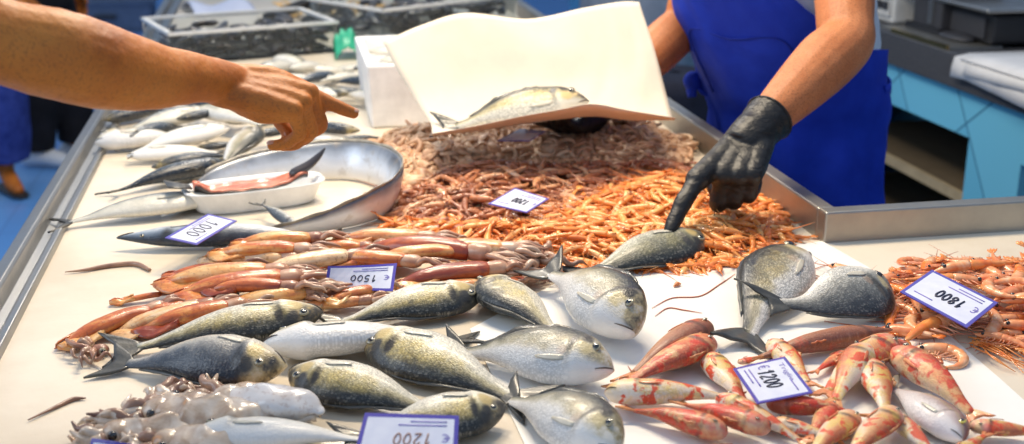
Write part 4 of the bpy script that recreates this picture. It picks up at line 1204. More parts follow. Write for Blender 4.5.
ct = root('display_counter', 'long L-shaped fish display counter with cream top and raised steel rims', 'counter', (.3, 2.0, 0))
LO = Vector((.3, 2.0, 0))
def cpart(name, g, mat, parent=ct, bw=None, smooth=False):
    o = obj(name, ([Vector(v) - LO for v in g[0]], g[1]), mat, parent, smooth=smooth)
    if bw: bevel(o, bw)
    return o
G = Geo(); G.add(bspan(X0 - .02, X1 + .002, .62, 9.0, CT - .05, CT)); G.add(bspan(X1 + .002, 2.1, .62, YC + .002, CT - .05, CT))
cpart('display_top', G.geo(), M['counter'])
orim = [(X0 - .062, CT - .10), (X0 - .062, CT + .030), (X0 - .056, CT + .038), (X0 - .036, CT + .040), (X0 - .030, CT + .034), (X0 - .027, CT + .008), (X0 - .012, CT + .004), (X0 - .008, CT + .012), (X0 + .004, CT + .012), (X0 + .008, CT + .001), (X0 + .008, CT - .10)]
cpart('outer_rim', prism_y(orim, .60, 9.0), M['steel'], bw=.002)
cpart('inner_rim', bspan(X1, X1 + .036, YC + .0365, 9.0, CT - .06, RZ), M['steel_dull'], bw=.004)
cpart('inner_rim', bspan(X1, 2.14, YC, YC + .036, CT - .06, RZ + .0015), M['steel_dull'], bw=.004)
cpart('front_rim', bspan(X0 - .06, 2.14, .585, .62, CT - .10, CT + .03), M['steel'], bw=.004)
G = Geo(); G.add(bspan(X0 + .02, X1 - .03, .66, 8.9, .08, CT - .051)); G.add(bspan(X1 - .03, 2.06, .66, YC - .05, .08, CT - .051))
cpart('base_cabinet', G.geo(), M['steel_dull'])
cpart('kick_plinth', bspan(X0 + .08, X1 - .1, .75, 8.8, 0, .08), M['dark'])

# the white plastic sheet under the fish, its far corner at the rim's corner
sp = [P(*p) for p in ((822, 242), (840, 252), (868, 268), (930, 320), (1000, 380), (1100, 470), (700, 560), (560, 520), (470, 330), (560, 282), (700, 262), (770, 250))]
sp = [Vector((min(p.x, 1.9), max(p.y, .7), 0)) for p in sp]
sheet = obj('plastic_sheet', extrude_poly(sp, CT + .0005, CT + .0022), M['sheet'], smooth=False)
tag(sheet, 'white plastic sheet spread under the sea breams and red mullets, corner at the grey rim', 'plastic sheet')
v = sp[0]; 
# ------------------------------------------------------------------ back counter on the seller's side
BX = 2.20
def PX(px, py, X):
    d = ray(px, py); return CAM + d * (X / d.x)
tr_, br_ = PX(967, 137, BX + .03), PX(964, 203, BX + .03)
op_y0 = (tr_.y + br_.y) / 2; op_y1 = op_y0 + 1.15; op_z1 = tr_.z; op_z0 = .10
sh = PX(893, 166, BX + .03); sh2 = PX(958, 200, BX + .03); shz = (sh.z + sh2.z) / 2
BT = .90
BO = Vector((BX, 4.0, 0))
bc = root('back_counter', 'back counter with dark stone top and turquoise tiled front behind the seller', 'counter', BO)
def bpart(name, g, mat, parent=bc, bw=None):
    o = obj(name, ([Vector(v) - BO for v in g[0]], g[1]), mat, parent, smooth=False)
    if bw: bevel(o, bw)
    return o
bpart('stone_top', bspan(BX, BX + .75, .9, 9.5, BT - .115, BT), M['stone'], bw=.005)
G = Geo()
y0b = .95
near0 = PX(1020, 170, BX + .03).y
G.add(bspan(BX + .03, BX + .09, op_y1, 9.4, 0, BT - .116)); G.add(bspan(BX + .03, BX + .09, near0, op_y0, 0, BT - .116))
G.add(bspan(BX + .03, BX + .09, op_y0, op_y1, op_z1, BT - .116)); G.add(bspan(BX + .03, BX + .09, op_y0, op_y1, 0, op_z0))
G.add(bspan(BX + .03, BX + .09, y0b, near0 - .8, 0, BT - .116)); G.add(bspan(BX + .03, BX + .09, near0 - .8, near0, .62, BT - .116))
bpart('tiled_front', G.geo(), M['tile'])
bpart('back_panel', bspan(BX + .66, BX + .70, .95, 9.4, 0, BT - .116), M['tile'])
bpart('shelf', bspan(BX + .10, BX + .655, op_y0 - .02, op_y1 + .02, shz - .03, shz), M['shelfwood'])
bpart('shelf_edge', bspan(BX + .085, BX + .10, op_y0, op_y1, shz - .035, shz + .002), M['shelfedge'])
bpart('cupboard_floor', bspan(BX + .09, BX + .655, op_y0 - .3, op_y1 + .3, op_z0 - .03, op_z0), M['shelfwood'])

def on_top(px, py): return P(px, py, BT)
# register with keys
p = on_top(908, 22)
r = root('cash_register', 'off-white cash register with dark keys on the stone back counter by the seller', 'cash register', (BX + .26, p.y + .10, BT))
b = bevel(obj('case', bspan(-.16, .16, -.15, .15, 0.001, .20), M['offwhite'], r, smooth=False), .012)
obj('key_panel', bspan(-.172, -.158, -.14, .14, .03, .15), M['offwhite'], r, smooth=False)
for i in range(2):
    for j in range(5):
        if j == 2: continue
        obj('key', bspan(-.182, -.171, -.115 + j * .05 - .017, -.115 + j * .05 + .017, .055 + i * .04, .083 + i * .04), M['dark'], r, smooth=False)
obj('display', bspan(-.10, .06, -.10, .10, .20, .24), M['dark'], r, smooth=False)
# dark box
p = on_top(935, 34)
r = root('terminal_box', 'dark grey upright box between the cash register and the scale', 'box', (BX + .22, p.y + .03, BT))
bevel(obj('case', bspan(-.10, .14, -.10, .10, .001, .26), M['dark'], r, smooth=False), .01)
obj('grip', bspan(-.106, -.099, -.05, -.02, .04, .20), M['steel'], r, smooth=False)
obj('foot', bspan(-.115, .15, -.12, .12, .0005, .03), M['black'], r, smooth=False)
# scale
p = on_top(990, 40)
r = root('weighing_scale', 'black weighing scale with a bright steel platter edge on the back counter', 'scale', (BX + .36, p.y + .06, BT))
bevel(obj('body', bspan(-.20, .26, -.24, .28, .012, .115), M['black'], r, smooth=False), .012)
obj('front_panel', bspan(-.206, -.199, -.2, .02, .03, .10), M['dark'], r, smooth=False)
g = bevel(obj('platter', bspan(-.25, .28, -.28, .32, .125, .142), M['steel'], r, smooth=False), .006)
obj('platter_support', bspan(-.08, .08, -.08, .08, .11, .126), M['dark'], r, smooth=False)
for sx in (-.16, .2):
    for sy in (-.2, .22): obj('foot', tube([(sx, sy, 0), (sx, sy, .014)], [.02, .02], 10), M['black'], r)
# shallow metal tray along the edge
a, c = on_top(903, 30), on_top(950, 47)
r = root('metal_tray', 'shallow metal tray with a brass coloured lip along the stone edge', 'tray', (BX + .10, (a.y + c.y) / 2, BT))
l = abs(a.y - c.y) / 2 + .06
obj('pan', bspan(-.085, .11, -l, l, .0005, .008), M['steel_dull'], r, smooth=False)
simple('brass', 'brass_strip', (0.72, 0.50, 0.20), .25, metal=1.0)
obj('lip', bspan(-.095, -.084, -l * .98, l * .6, .0005, .016), M['brass'], r, smooth=False)
obj('cloth', ellipsoid((.04, -l * .3, .016), (.05, .10, .014), 14, 8), M['dark'], r)
# sheets of paper hanging over the edge
def hang_sheet(label, y0, y1, x_in, drop, dz, seed, sk):
    rd = random.Random(seed); g = []
    for i in range(15):
        s = i / 14; row = []
        for k in range(9):
            t = k / 8; y = lerp(y0, y1, t)
            run = x_in + drop * (.75 + .5 * abs(t - sk)); d = s * run
            if d < x_in - .012: x, z = BX + x_in - d, BT + dz + .002 * math.sin(t * 7 + seed) + .003
            else:
                e = d - x_in + .012; x, z = BX - .010 - dz * .6 - .012 * math.sin(min(1, e / .03) * PI / 2) - .10 * e * (1 + .5 * math.sin(t * 5 + seed)), BT + dz - max(0, e - .008) * .97
            row.append(Vector((x + .004 * noise.noise(Vector((t * 5, s * 5, seed))), y, z)))
        g.append(row)
    o = obj('paper_sheet', shell(g, .0010), M['paper'])
    tag(o, label, 'paper', 'wrapping paper on the back counter')
ya, yb = PX(964, 52, BX).y, PX(1060, 80, BX).y
hang_sheet('lowest grey wrapping sheet drooping over the dark stone edge', yb - .2, ya + .02, .40, .085, .001, 1, .9)
hang_sheet('middle grey wrapping sheet of the stack by the black scale', yb - .35, ya - .06, .44, .045, .0045, 2, .15)
hang_sheet('topmost flat grey wrapping sheet of the stack by the black scale', yb - .5, ya - .02, .48, .008, .008, 3, .7)

# things in the seller's aisle, seen past the apron
p = PX(676, 80, 1.55)
r = root('waste_bin', 'black bin with a navy cloth over it behind the seller, seen between paper and apron', 'bin', (p.x, p.y, 0))
obj('drum', tube([(0, 0, 0.0), (0, 0, .05), (0, 0, .62), (0, 0, .66)], [.13, .14, .17, .17], 24), M['black'], r)
obj('rim', tube([(.17 * math.cos(a), .17 * math.sin(a), .66) for a in np.linspace(0, 2 * PI, 33)], [.012] * 33, 8), M['black'], r)
g = []
for i in range(12):
    s = i / 11; row = []
    for k in range(41):
        a = 2 * PI * k / 40
        rr = .02 + .172 * min(1, s / .35) + .02 * max(0, s - .35) * (1 + math.sin(a * 6))
        row.append(Vector((rr * math.cos(a), rr * math.sin(a), .685 - max(0, s - .35) * .55 * (1 + .2 * math.sin(a * 3)))))
    g.append(row)
obj('cloth', shell(g, .004), M['navy'], r)
p = PX(640, 16, 1.75)
r = root('grey_barrel', 'grey blue plastic barrel far behind the cream wrapping paper', 'barrel', (p.x, p.y, 0))
obj('drum', tube([(0, 0, 0), (0, 0, .05), (0, 0, .5), (0, 0, 1.0), (0, 0, 1.05)], [.27, .29, .31, .29, .27], 28), M['greyplastic'], r)
for z in (.3, .7): obj('hoop', tube([(.312 * math.cos(a), .312 * math.sin(a), z) for a in np.linspace(0, 2 * PI, 41)], [.014] * 41, 8), M['greyplastic'], r)
obj('lid', tube([(0, 0, 1.05), (0, 0, 1.09)], [.30, .30], 28), M['slate'], r)

# crates beyond the outer rim, upper left of the arm
def crate(label, x, y, z, sx, sy, h, mat):
    r = root('fish_crate', label, 'crate', (x, y, z), (0, 0, .05), 'plastic crates beyond the counter')
    G = Geo(); G.add(bspan(-sx / 2, sx / 2, -sy / 2, sy / 2, 0.001, .03))
    for a, b, c, d in ((-sx / 2, sx / 2, -sy / 2, -sy / 2 + .025), (-sx / 2, sx / 2, sy / 2 - .025, sy / 2), (-sx / 2, -sx / 2 + .025, -sy / 2, sy / 2), (sx / 2 - .025, sx / 2, -sy / 2, sy / 2)):
        G.add(bspan(a, b, c, d, .02, h))
    obj('tub', G.geo(), mat, r, smooth=False)
    G = Geo()
    for a, b, c, d in ((-sx / 2 - .02, sx / 2 + .02, -sy / 2 - .02, -sy / 2 + .03), (-sx / 2 - .02, sx / 2 + .02, sy / 2 - .03, sy / 2 + .02), (-sx / 2 - .02, -sx / 2 + .03, -sy / 2, sy / 2), (sx / 2 - .03, sx / 2 + .02, -sy / 2, sy / 2)):
        G.add(bspan(a, b, c, d, h - .03, h))
    obj('rim', G.geo(), mat, r, smooth=False)
    obj('handle', bspan(-.09, .09, -sy / 2 - .03, -sy / 2 - .001, h * .45, h * .58), M['dark'], r, smooth=False)
p = P(104, 34, 0.0)
crate('lowest dark slate crate on the blue floor beyond the pointing arm', p.x, p.y + .3, 0.0, .80, .5, .26, M['slate'])
crate('grey blue crate stacked on the dark slate crate beyond the arm', p.x, p.y + .3, .262, .80, .5, .30, M['greyplastic'])
crate('topmost grey blue crate of the stack beyond the arm', p.x, p.y + .3, .564, .80, .5, .30, M['greyplastic'])
# ------------------------------------------------------------------ people in the scene
seller(); customer()
p = P(8, 180, 0.03)
passer('passer-by in loose blue trousers with a bare ankle on the blue tiles', (p.x - .06, p.y - .12, 0), (.5, -.9), 'denim', 'shoe_dark', 1.5, .16, True)
p = P(50, 168, 0.04)
passer('passer-by in black trousers and a white shoe standing close to the outer steel rim', (p.x - .0, p.y + .25, 0), (.9, -.35), 'black_cloth', 'shoe_white', 1.15, .10, False, stride=.06)

# ------------------------------------------------------------------ sea breams and other large fish
GB = 'sea breams laid out on the white sheet'
def bream(label, head, tail, skin='bream', **k):
    return make_fish('bream', 'sea_bream', label, 'fish', GB, head, tail, skin, **k)
bream('sea bream lying alone before the orange shrimps, its head touched by the black gloved finger', (704, 240), (566, 276), 'bream_olive', side=1, tilt=-19, tall=.88, fat=.85, seed=1)
bream('dark-backed sea bream squeezed against the white belly of its neighbour, near the squid tentacles', (481, 287), (574, 338), 'bream', side=1, tilt=6, tall=1.1, fat=1.2, seed=2)
bream('plump white-bellied sea bream whose tail lies on the squid tentacles', (634, 346), (538, 258), 'bream_pale', side=-1, tilt=30, fat=1.25, tall=1.0, seed=3, zt=.03)
bream('largest white-bellied sea bream, its snout touching the tail of a pale red mullet', (614, 381), (432, 342), 'bream_pale', side=-1, tilt=30, fat=1.15, seed=4)
bream('golden-flanked sea bream with its dark tail under the largest white-bellied bream', (366, 343), (546, 402), 'bream', side=1, tilt=-19, seed=5, fat=.92, tall=.92)
bream('golden sea bream whose tail reaches behind the lowest price card', (289, 377), (462, 411), 'bream', side=1, tilt=-19, fat=1.05, tall=.95, seed=6)
bream('belly-up pale bream lying behind the two golden-flanked breams, dark tail showing', (262, 352), (486, 334), 'bream_pale', side=-1, tilt=-18, seed=7, tall=.85)
bream('dark olive bream lying right below the upside down card in the squid heap', (484, 297), (312, 322), 'bream', side=1, tilt=-19, tall=.85, fat=1.05, seed=8)
bream('longest slim dark bream with its tail over the red squid tentacles', (324, 318), (99, 348), 'bream', side=1, tilt=-19, tall=.72, fat=.95, seed=9)
bream('blue-black bream under the long slim one, beside the pale cuttlefish pile', (288, 374), (98, 356), 'bream_blue', side=1, tilt=-19, tall=1.0, fat=1.2, seed=10)
bream('sea bream mostly covered by the lowest price card', (507, 411), (330, 437), 'bream', side=1, tilt=-19, seed=11, fat=1.2)
bream('white-bellied sea bream cut by the lower picture edge, pointing at the front of the stall', (618, 462), (494, 384), 'bream_pale', side=-1, tilt=28, seed=12, fat=1.25)
bream('sea bream with a spread dark forked tail next to the white sheet corner', (806, 262), (714, 341), 'bream_half', side=-1, tilt=18, tall=.88, fat=.85, seed=13, bend=-.10)
bream('steel-grey bream with a curved raised tail lying against the pink prawns', (884, 286), (794, 325), 'bream_grey', side=1, tilt=-30, tall=1.5, fat=1.0, seed=14, tail_up=.03, eye_a=96, bend=-.34, zh=.014, zt=.004, iris='iris_dark')
make_fish('bream', 'sea_bream', 'sea bream lying in the folded cream paper held above the stall', 'fish', None, 0, 0, 'bream', side=-1, tilt=38, tall=.80, fat=1.0, seed=15,
          pts=(Q(591, 103, 2.745), Q(430, 119, 2.755)), ref=.035)
make_fish('bream', 'white_fish', 'pale belly-up fish at the bottom between cuttlefish pile and lowest price card', 'fish', None, (188, 440), (395, 432), 'pale', side=-1, tilt=-10, tall=.8, seed=16)

# ------------------------------------------------------------------ mixed fish at the back by the outer rim
GM = 'mixed fish heaped by the outer rim'
def mixed(sp, name, label, head, tail, skin, **k):
    return make_fish(sp, name, label, 'fish', GM, head, tail, skin, **k)
mixed('mackerel', 'silver_fish', 'silver fish with a green glint lying just under the pointing arm', (214, 112), (112, 130), 'silver', side=-1, tilt=10, fat=1.2, tall=1.3, zh=.02, zt=.02, seed=21)
mixed('bream', 'pale_bream', 'pale round-headed fish touching the outer steel rim', (95, 146), (205, 134), 'bream_pale', side=-1, tilt=8, fat=1.2, tall=.9, seed=22)
mixed('mackerel', 'white_fish', 'white fish with a pink snout, second row from the pointing arm', (230, 130), (120, 152), 'pale', side=-1, tilt=5, fat=1.25, tall=1.25, zh=.02, zt=.012, seed=23)
mixed('mackerel', 'white_fish', 'white fish half hidden by a dark mackerel near the outer rim', (126, 157), (232, 148), 'pale', side=-1, tilt=0, fat=1.2, tall=1.2, seed=24)
mixed('mackerel', 'mackerel', 'dark-backed mackerel with golden belly above the slim grey one', (152, 168), (244, 150), 'mackerel', side=1, tilt=16, fat=1.25, tall=1.15, seed=25, zt=.01)
mixed('mackerel', 'mackerel', 'slim dark grey mackerel with its small tail pointing at the outer rim', (232, 164), (100, 191), 'mackerel', side=1, tilt=20, fat=1.1, seed=26)
mixed('bream', 'pale_bream', 'bream with an open pale head propped up beside the white dish', (260, 131), (212, 172), 'bream_pale', side=1, tilt=10, fat=1.1, tall=.85, zh=.035, seed=27)
mixed('mackerel', 'mackerel', 'blue-backed mackerel with gold flank directly under the wrist', (196, 112), (272, 124), 'mackerel', side=-1, tilt=8, fat=1.3, tall=1.2, zh=.025, zt=.03, seed=28)
mixed('mackerel', 'mackerel', 'black-backed mackerel wedged under the pointing hand', (222, 122), (300, 112), 'mackerel', side=1, tilt=15, fat=1.2, seed=29, zh=.01)
mixed('mackerel', 'mackerel', 'dark fish head peeping out between arm and outer rim', (104, 121), (178, 106), 'mackerel', side=1, tilt=15, fat=1.3, tall=1.2, seed=30)
mixed('mackerel', 'silver_fish', 'long silver fish with its dark tail on the outer rim', (222, 198), (44, 222), 'silver', side=-1, tilt=6, tall=1.15, fat=.95, seed=31, zh=.004)
mixed('long', 'barracuda', 'blue-grey fish with a long pointed snout lying under the small price card', (117, 240), (345, 235), 'barracuda', side=1, tilt=-24, tall=1.3, fat=1.3, seed=32)
mixed('mackerel', 'mackerel', 'mackerel whose golden belly shows right of the curled fingers', (364, 152), (286, 138), 'mackerel', side=1, tilt=10, fat=1.3, tall=1.2, seed=33)
mixed('mackerel', 'mackerel', 'mackerel lying under the tip of the pointing finger', (360, 131), (284, 124), 'mackerel', side=1, tilt=14, fat=1.2, seed=34)
mixed('bream', 'pale_bream', 'big pale silver fish behind the ribbon fish, under the curled fingers', (326, 150), (244, 160), 'bream_pale', side=-1, tilt=4, fat=1.3, tall=.9, seed=35)
mixed('mackerel', 'white_fish', 'yellowish white fish between pointing hand and brown octopus heap', (352, 143), (300, 134), 'pale', side=-1, tilt=0, fat=1.2, zh=.025, zt=.025, seed=36)
for i, (h, t, s, lb) in enumerate([((138, 104), (205, 98), 'mackerel', 'dark fish hidden beneath the forearm, nearest the outer rim'), ((262, 102), (190, 94), 'silver', 'silver fish hidden beneath the wrist'),
        ((290, 112), (236, 102), 'mackerel', 'dark fish showing below the knuckles'), ((130, 138), (190, 122), 'silver', 'silver fish squeezed in the first row under the forearm')]):
    mixed('mackerel', 'mackerel' if s == 'mackerel' else 'silver_fish', lb, h, t, s, side=1 if i % 2 else -1, tilt=10, fat=1.2, seed=40 + i, zh=.006 * i)
for i, (h, t, s_, sd, z, lb) in enumerate([((242, 112), (176, 100), 'mackerel', 1, .03, 'dark fish lying highest under the thickest part of the forearm'), ((196, 146), (252, 140), 'mackerel', 1, .0, 'dark fish between the two white ones and the propped open head'),
        ((292, 128), (232, 138), 'mackerel', 1, .02, 'dark fish just left of the curled thumb'), ((176, 118), (236, 108), 'mackerel', 1, .036, 'blue-backed fish crossing over the silver one under the arm'), ((334, 140), (392, 134), 'mackerel', 1, .0, 'dark fish between pointing finger and white box'),
        ((148, 134), (100, 128), 'mackerel', 1, .0, 'dark fish behind the pale round-headed one at the rim')]):
    mixed('mackerel', 'mackerel', lb, h, t, s_, side=sd, tilt=12, fat=1.2, tall=1.1, seed=180 + i, zh=z, zt=z)
rd = random.Random(5)
for i in range(18):
    x, y = 282 + (i % 6) * 15 + rd.uniform(-5, 5), 66 + (i // 6) * 13 + rd.uniform(-3, 3)
    dx = rd.choice((-1, 1)) * rd.uniform(20, 26); dy = rd.uniform(-4, 5)
    make_fish('mackerel', 'small_fish', 'small blue-backed fish in the heap between pointing finger and mussel tray', 'fish', 'small fish behind the pointing hand', (x + dx, y + dy), (x - dx, y - dy),
              'mackerel' if i % 2 else 'silver', side=rd.choice((-1, 1)), tilt=rd.uniform(-10, 15), fat=1.3, tall=1.35, seed=60 + i, zh=rd.uniform(0, .03), zt=rd.uniform(0, .02), eye=False, fins=False)

# ------------------------------------------------------------------ ribbon fish in a ring, white dish with an opened fish
def ribbon():
    gp = [(196, 206), (222, 196), (262, 188), (310, 181), (350, 180), (378, 187), (392, 201), (386, 216), (360, 226), (325, 232), (284, 237), (246, 243), (214, 250)]
    hs = [.04, .06, .074, .080, .083, .086, .088, .082, .066, .042, .024, .015, .007]
    pts = [P(x, y) for x, y in gp]; o = P(310, 205)
    n = 70; path = spline([p - o for p in pts], n); hh = spline([[h] for h in hs], n)[:, 0]
    cen = Vector((float(np.mean(path[:, 0])), float(np.mean(path[:, 1])), 0))
    vs, fs, ft, fv = [], [], [], []; m = 18
    fr = frames(path); ridge = []
    for i in range(n):
        c = Vector(path[i]); t = fr[i][0]; t.z = 0; t.normalize(); s = Vector((-t.y, t.x, 0))
        if s.dot(c - cen) < 0: s = -s
        h = hh[i] / 2; w = max(.002, h * .27); lean = s * (.32 * h)
        for j in range(m):
            a = 2 * PI * j / m
            up = math.cos(a)
            vs.append(c + Vector((0, 0, h + .001 + h * up)) + s * (w * math.sin(a)) + lean * (up + .6)); ft.append(i / (n - 1)); fv.append(up)
        ridge.append((c + Vector((0, 0, 2 * h + .001)) + lean * 1.6, s))
    for i in range(n - 1):
        for j in range(m):
            a, b = i * m + j, i * m + (j + 1) % m; fs.append((a, b, b + m, a + m))
    fs.append(tuple(range(m - 1, -1, -1))); fs.append(tuple((n - 1) * m + j for j in range(m)))
    r = root('ribbon_fish', 'long polished silver ribbon-shaped fish curled in a ring around the white dish', 'fish', o)
    obj('body', (vs, fs), M['scab'], r, {'ft': ft, 'fv': fv})
    g = [[p - Vector((0, 0, .002)) for p, s in ridge[4:64]], [p + s * .003 + Vector((0, 0, .006 + .0015 * math.sin(k * 1.3))) for k, (p, s) in enumerate(ridge[4:64])]]
    obj('dorsal_fin', shell(g, .0012), M['fin_grey'], r)
    h0 = Vector(path[0]); tv = (Vector(path[0]) - Vector(path[2])).normalized()
    hd = obj('head', tube([h0 - tv * .01 + Vector((0, 0, .018)), h0 + tv * .03 + Vector((0, 0, .017)), h0 + tv * .075 + Vector((0, 0, .013)), h0 + tv * .11 + Vector((0, 0, .010))], [.018, .016, .010, .003], 14, 14), M['scab'], r, {'ft': [0.0] * 196, 'fv': [0.3] * 196})
    obj('eye', ellipsoid(h0 + tv * .04 + Vector((-.006, -.011, .022)), (.007, .004, .007), 12, 8), M['iris'], hd)
ribbon()

def dish():
    A, B = P(186, 213), P(322, 197)
    c = (A + B) / 2; d = B - A; yaw = math.atan2(d.y, d.x); L = d.length * .5; Wd = .060; H = .044
    r = root('white_dish', 'white polystyrene dish with an opened red fish in it', 'dish', (c.x, c.y, CT + .001), (0, 0, yaw))
    # one closed wall: outside up, over the lip, inside down
    prof = [(.0, .0), (.80, .0), (.86, .004), (.97, H * .9), (1.03, H), (1.03, H + .003), (.96, H + .002), (.90, H * .8), (.80, .007), (.0, .006)]
    n = 48; vs, fs = [], []
    for q, z in prof:
        for k in range(n):
            a = 2 * PI * k / n; ca, sa = math.cos(a), math.sin(a); e = .62
            vs.append(Vector((L * q * math.copysign(abs(ca) ** e, ca), Wd * (q if q > 0 else 0) * math.copysign(abs(sa) ** e, sa), z)))
    for i in range(len(prof) - 1):
        for k in range(n):
            a, b = i * n + k, i * n + (k + 1) % n; fs.append((a, b, b + n, a + n))
    obj('tray', (vs, fs), M['poly'], r)
    f = root('opened_fish', 'opened fish with red flesh and dark skin lying in the white dish', 'fish', (c.x, c.y, CT + .026), (0, 0, yaw))
    g = []; 
    for i in range(24):
        t = i / 23; x = lerp(-L * .86, L * .80, t); w = .026 * math.sin(PI * min(.97, t * .9 + .05)) ** .7 + .004; row = []
        lift = .020 * sstep(.68, 1.0, t) + .018 * sstep(.15, 0, t) + .006
        for k in range(9):
            u = k / 4 - 1
            row.append(Vector((x, u * w + .008 * t, lift + .014 * u * u * (1 - t * .3) + .004 * noise.noise(Vector((t * 9, u * 3, 1))) + .010 * (1 - abs(u)) * math.sin(PI * t))))
        g.append(row)
    obj('flesh', shell(g, .006), M['flesh'], f)
    g2 = [[p - Vector((0, 0, .006)) + Vector((0, (p.y) * .09, .004 * abs(p.y) / .03)) for p in row] for row in g]
    obj('skin', shell(g2, .003), M['darkskin'], f)
    hx = L * .84
    obj('head', tube([(hx - .03, .008, .034), (hx, .008, .046), (hx + .022, .006, .064), (hx + .034, .004, .078)], [.015, .015, .010, .004], 14, 14, flat=.6, round_caps=True), M['darkskin'], f)
    obj('tail_fin', shell([[Vector((-L * .9 - .05 * s, .016 * u * (1 + s), .028 + .012 * s)) for u in (-1, -.5, 0, .5, 1)] for s in (0, .5, 1)], .002), M['fin_dark'], f)
dish()
make_fish('mackerel', 'silver_fish', 'thin silver fish tail end sticking out inside the ribbon fish ring', 'fish', None, (300, 226), (256, 197), 'silver', zt=.02, side=1, seed=90, eye=False, fins=False)

# ------------------------------------------------------------------ squid heap
SQ = [  # tip, arms end, skin, lift at tip, lift at end, fat, what tells it apart
 ((228, 240), (352, 235), 'squid', .02, .02, 1.1, 'squid farthest to the back of the heap, touching the ribbon fish'),
 ((330, 236), (470, 235), 'squid_pale', .015, .02, 1.0, 'pale squid along the back edge of the heap near the orange shrimps'),
 ((196, 256), (330, 257), 'squid_pale', .01, .02, 1.0, 'pale squid lying behind the red mantle with the dark eye'),
 ((408, 227), (500, 226), 'squid', .01, .01, .9, 'dark red squid showing between heap and orange shrimps'),
 ((205, 250), (345, 246), 'squid', .025, .03, 1.05, 'brick red squid mantle with a dark eye pointing at the small price card'),
 ((356, 245), (530, 258), 'squid', .02, .03, 1.2, 'big glossy red squid behind the upside down card'),
 ((412, 248), (548, 250), 'squid_pale', .03, .035, 1.25, 'broad pale squid with a pinkish fin and its tentacles at the heap end'),
 ((150, 280), (330, 268), 'squid', .02, .025, 1.1, 'red squid with a dark blotched end, leftmost on top of the heap'),
 ((108, 298), (190, 282), 'squid', .0, .01, .45, 'thin pointed squid poking out onto the bare counter'),
 ((54, 343), (196, 292), 'squid', .0, .02, 1.05, 'orange brown squid whose tip reaches farthest onto the bare counter'),
 ((104, 332), (250, 292), 'squid_pale', .0, .022, 1.1, 'pale squid in the second row from the bare counter'),
 ((128, 328), (282, 293), 'squid', .004, .024, 1.05, 'golden brown squid just above the tail of the longest bream'),
 ((168, 292), (342, 272), 'squid', .025, .03, 1.15, 'long reddish squid in the middle of the heap'),
 ((214, 305), (352, 282), 'squid', .012, .028, 1.15, 'squid with a bright sheen above the body of the longest bream'),
 ((286, 306), (400, 292), 'squid_pale', .004, .012, 1.0, 'pale squid in front of the upside down card'),
 ((322, 297), (402, 280), 'squid', .018, .02, .9, 'small orange squid end covering a corner of the upside down card'),
 ((322, 254), (452, 262), 'squid', .028, .028, 1.1, 'squid lying right behind the upside down card'),
 ((388, 282), (542, 262), 'squid', .012, .02, 1.1, 'squid with a round white-ringed eye, right of the upside down card'),
 ((398, 290), (520, 276), 'squid_pale', .004, .008, .95, 'pale squid between the dark olive bream and the heap'),
 ((470, 292), (552, 268), 'squid', .004, .01, .8, 'short brown squid above the squeezed bream'),
 ((250, 268), (400, 250), 'squid_pale', .03, .03, 1.05, 'pale pink squid on top of the heap behind the brick red mantle'),
 ((262, 282), (330, 296), 'squid_pale', .022, .02, .9, 'short pale squid crossing the middle of the heap'),
 ((180, 310), (300, 300), 'squid', .002, .01, 1.0, 'squid underneath, along the back of the longest bream'),
 ((88, 320), (236, 296), 'squid', .006, .02, .9, 'dark squid squeezed between the two palest ones at the pointed end of the heap'),
 ((160, 272), (268, 262), 'squid', .008, .02, 1.0, 'red squid below the dark-eyed brick red mantle, rear side of the heap'),
 ((240, 296), (372, 288), 'squid', .004, .012, 1.05, 'squid lying low in front of the long reddish one'),
 ((300, 262), (420, 258), 'squid', .008, .016, 1.0, 'squid buried in the middle, behind the upside down card'),
 ((420, 270), (540, 264), 'squid', .006, .012, 1.1, 'red squid under the broad pale one'),
 ((290, 244), (400, 243), 'squid', .006, .012, 1.0, 'squid buried along the rear edge of the heap'),
 ((196, 284), (330, 284), 'squid', .034, .036, 1.0, 'squid resting highest on the heap, left of the upside down card'),
 ((440, 284), (548, 276), 'squid', .002, .008, .9, 'squid peeping out above the dark olive bream'),
 ((372, 252), (496, 246), 'squid', .036, .038, 1.0, 'red squid resting highest on the rear of the heap'),
]
for i, (a, b, s, z0, z1, f, lb) in enumerate(SQ):
    make_squid(lb, a, b, s, z0, z1, i, f, arms=6 if i in (6, 5, 17, 7, 1, 10) else 4, bend=random.Random(i).uniform(-.04, .04), mantle=.64 if i not in (6, 5) else .66)
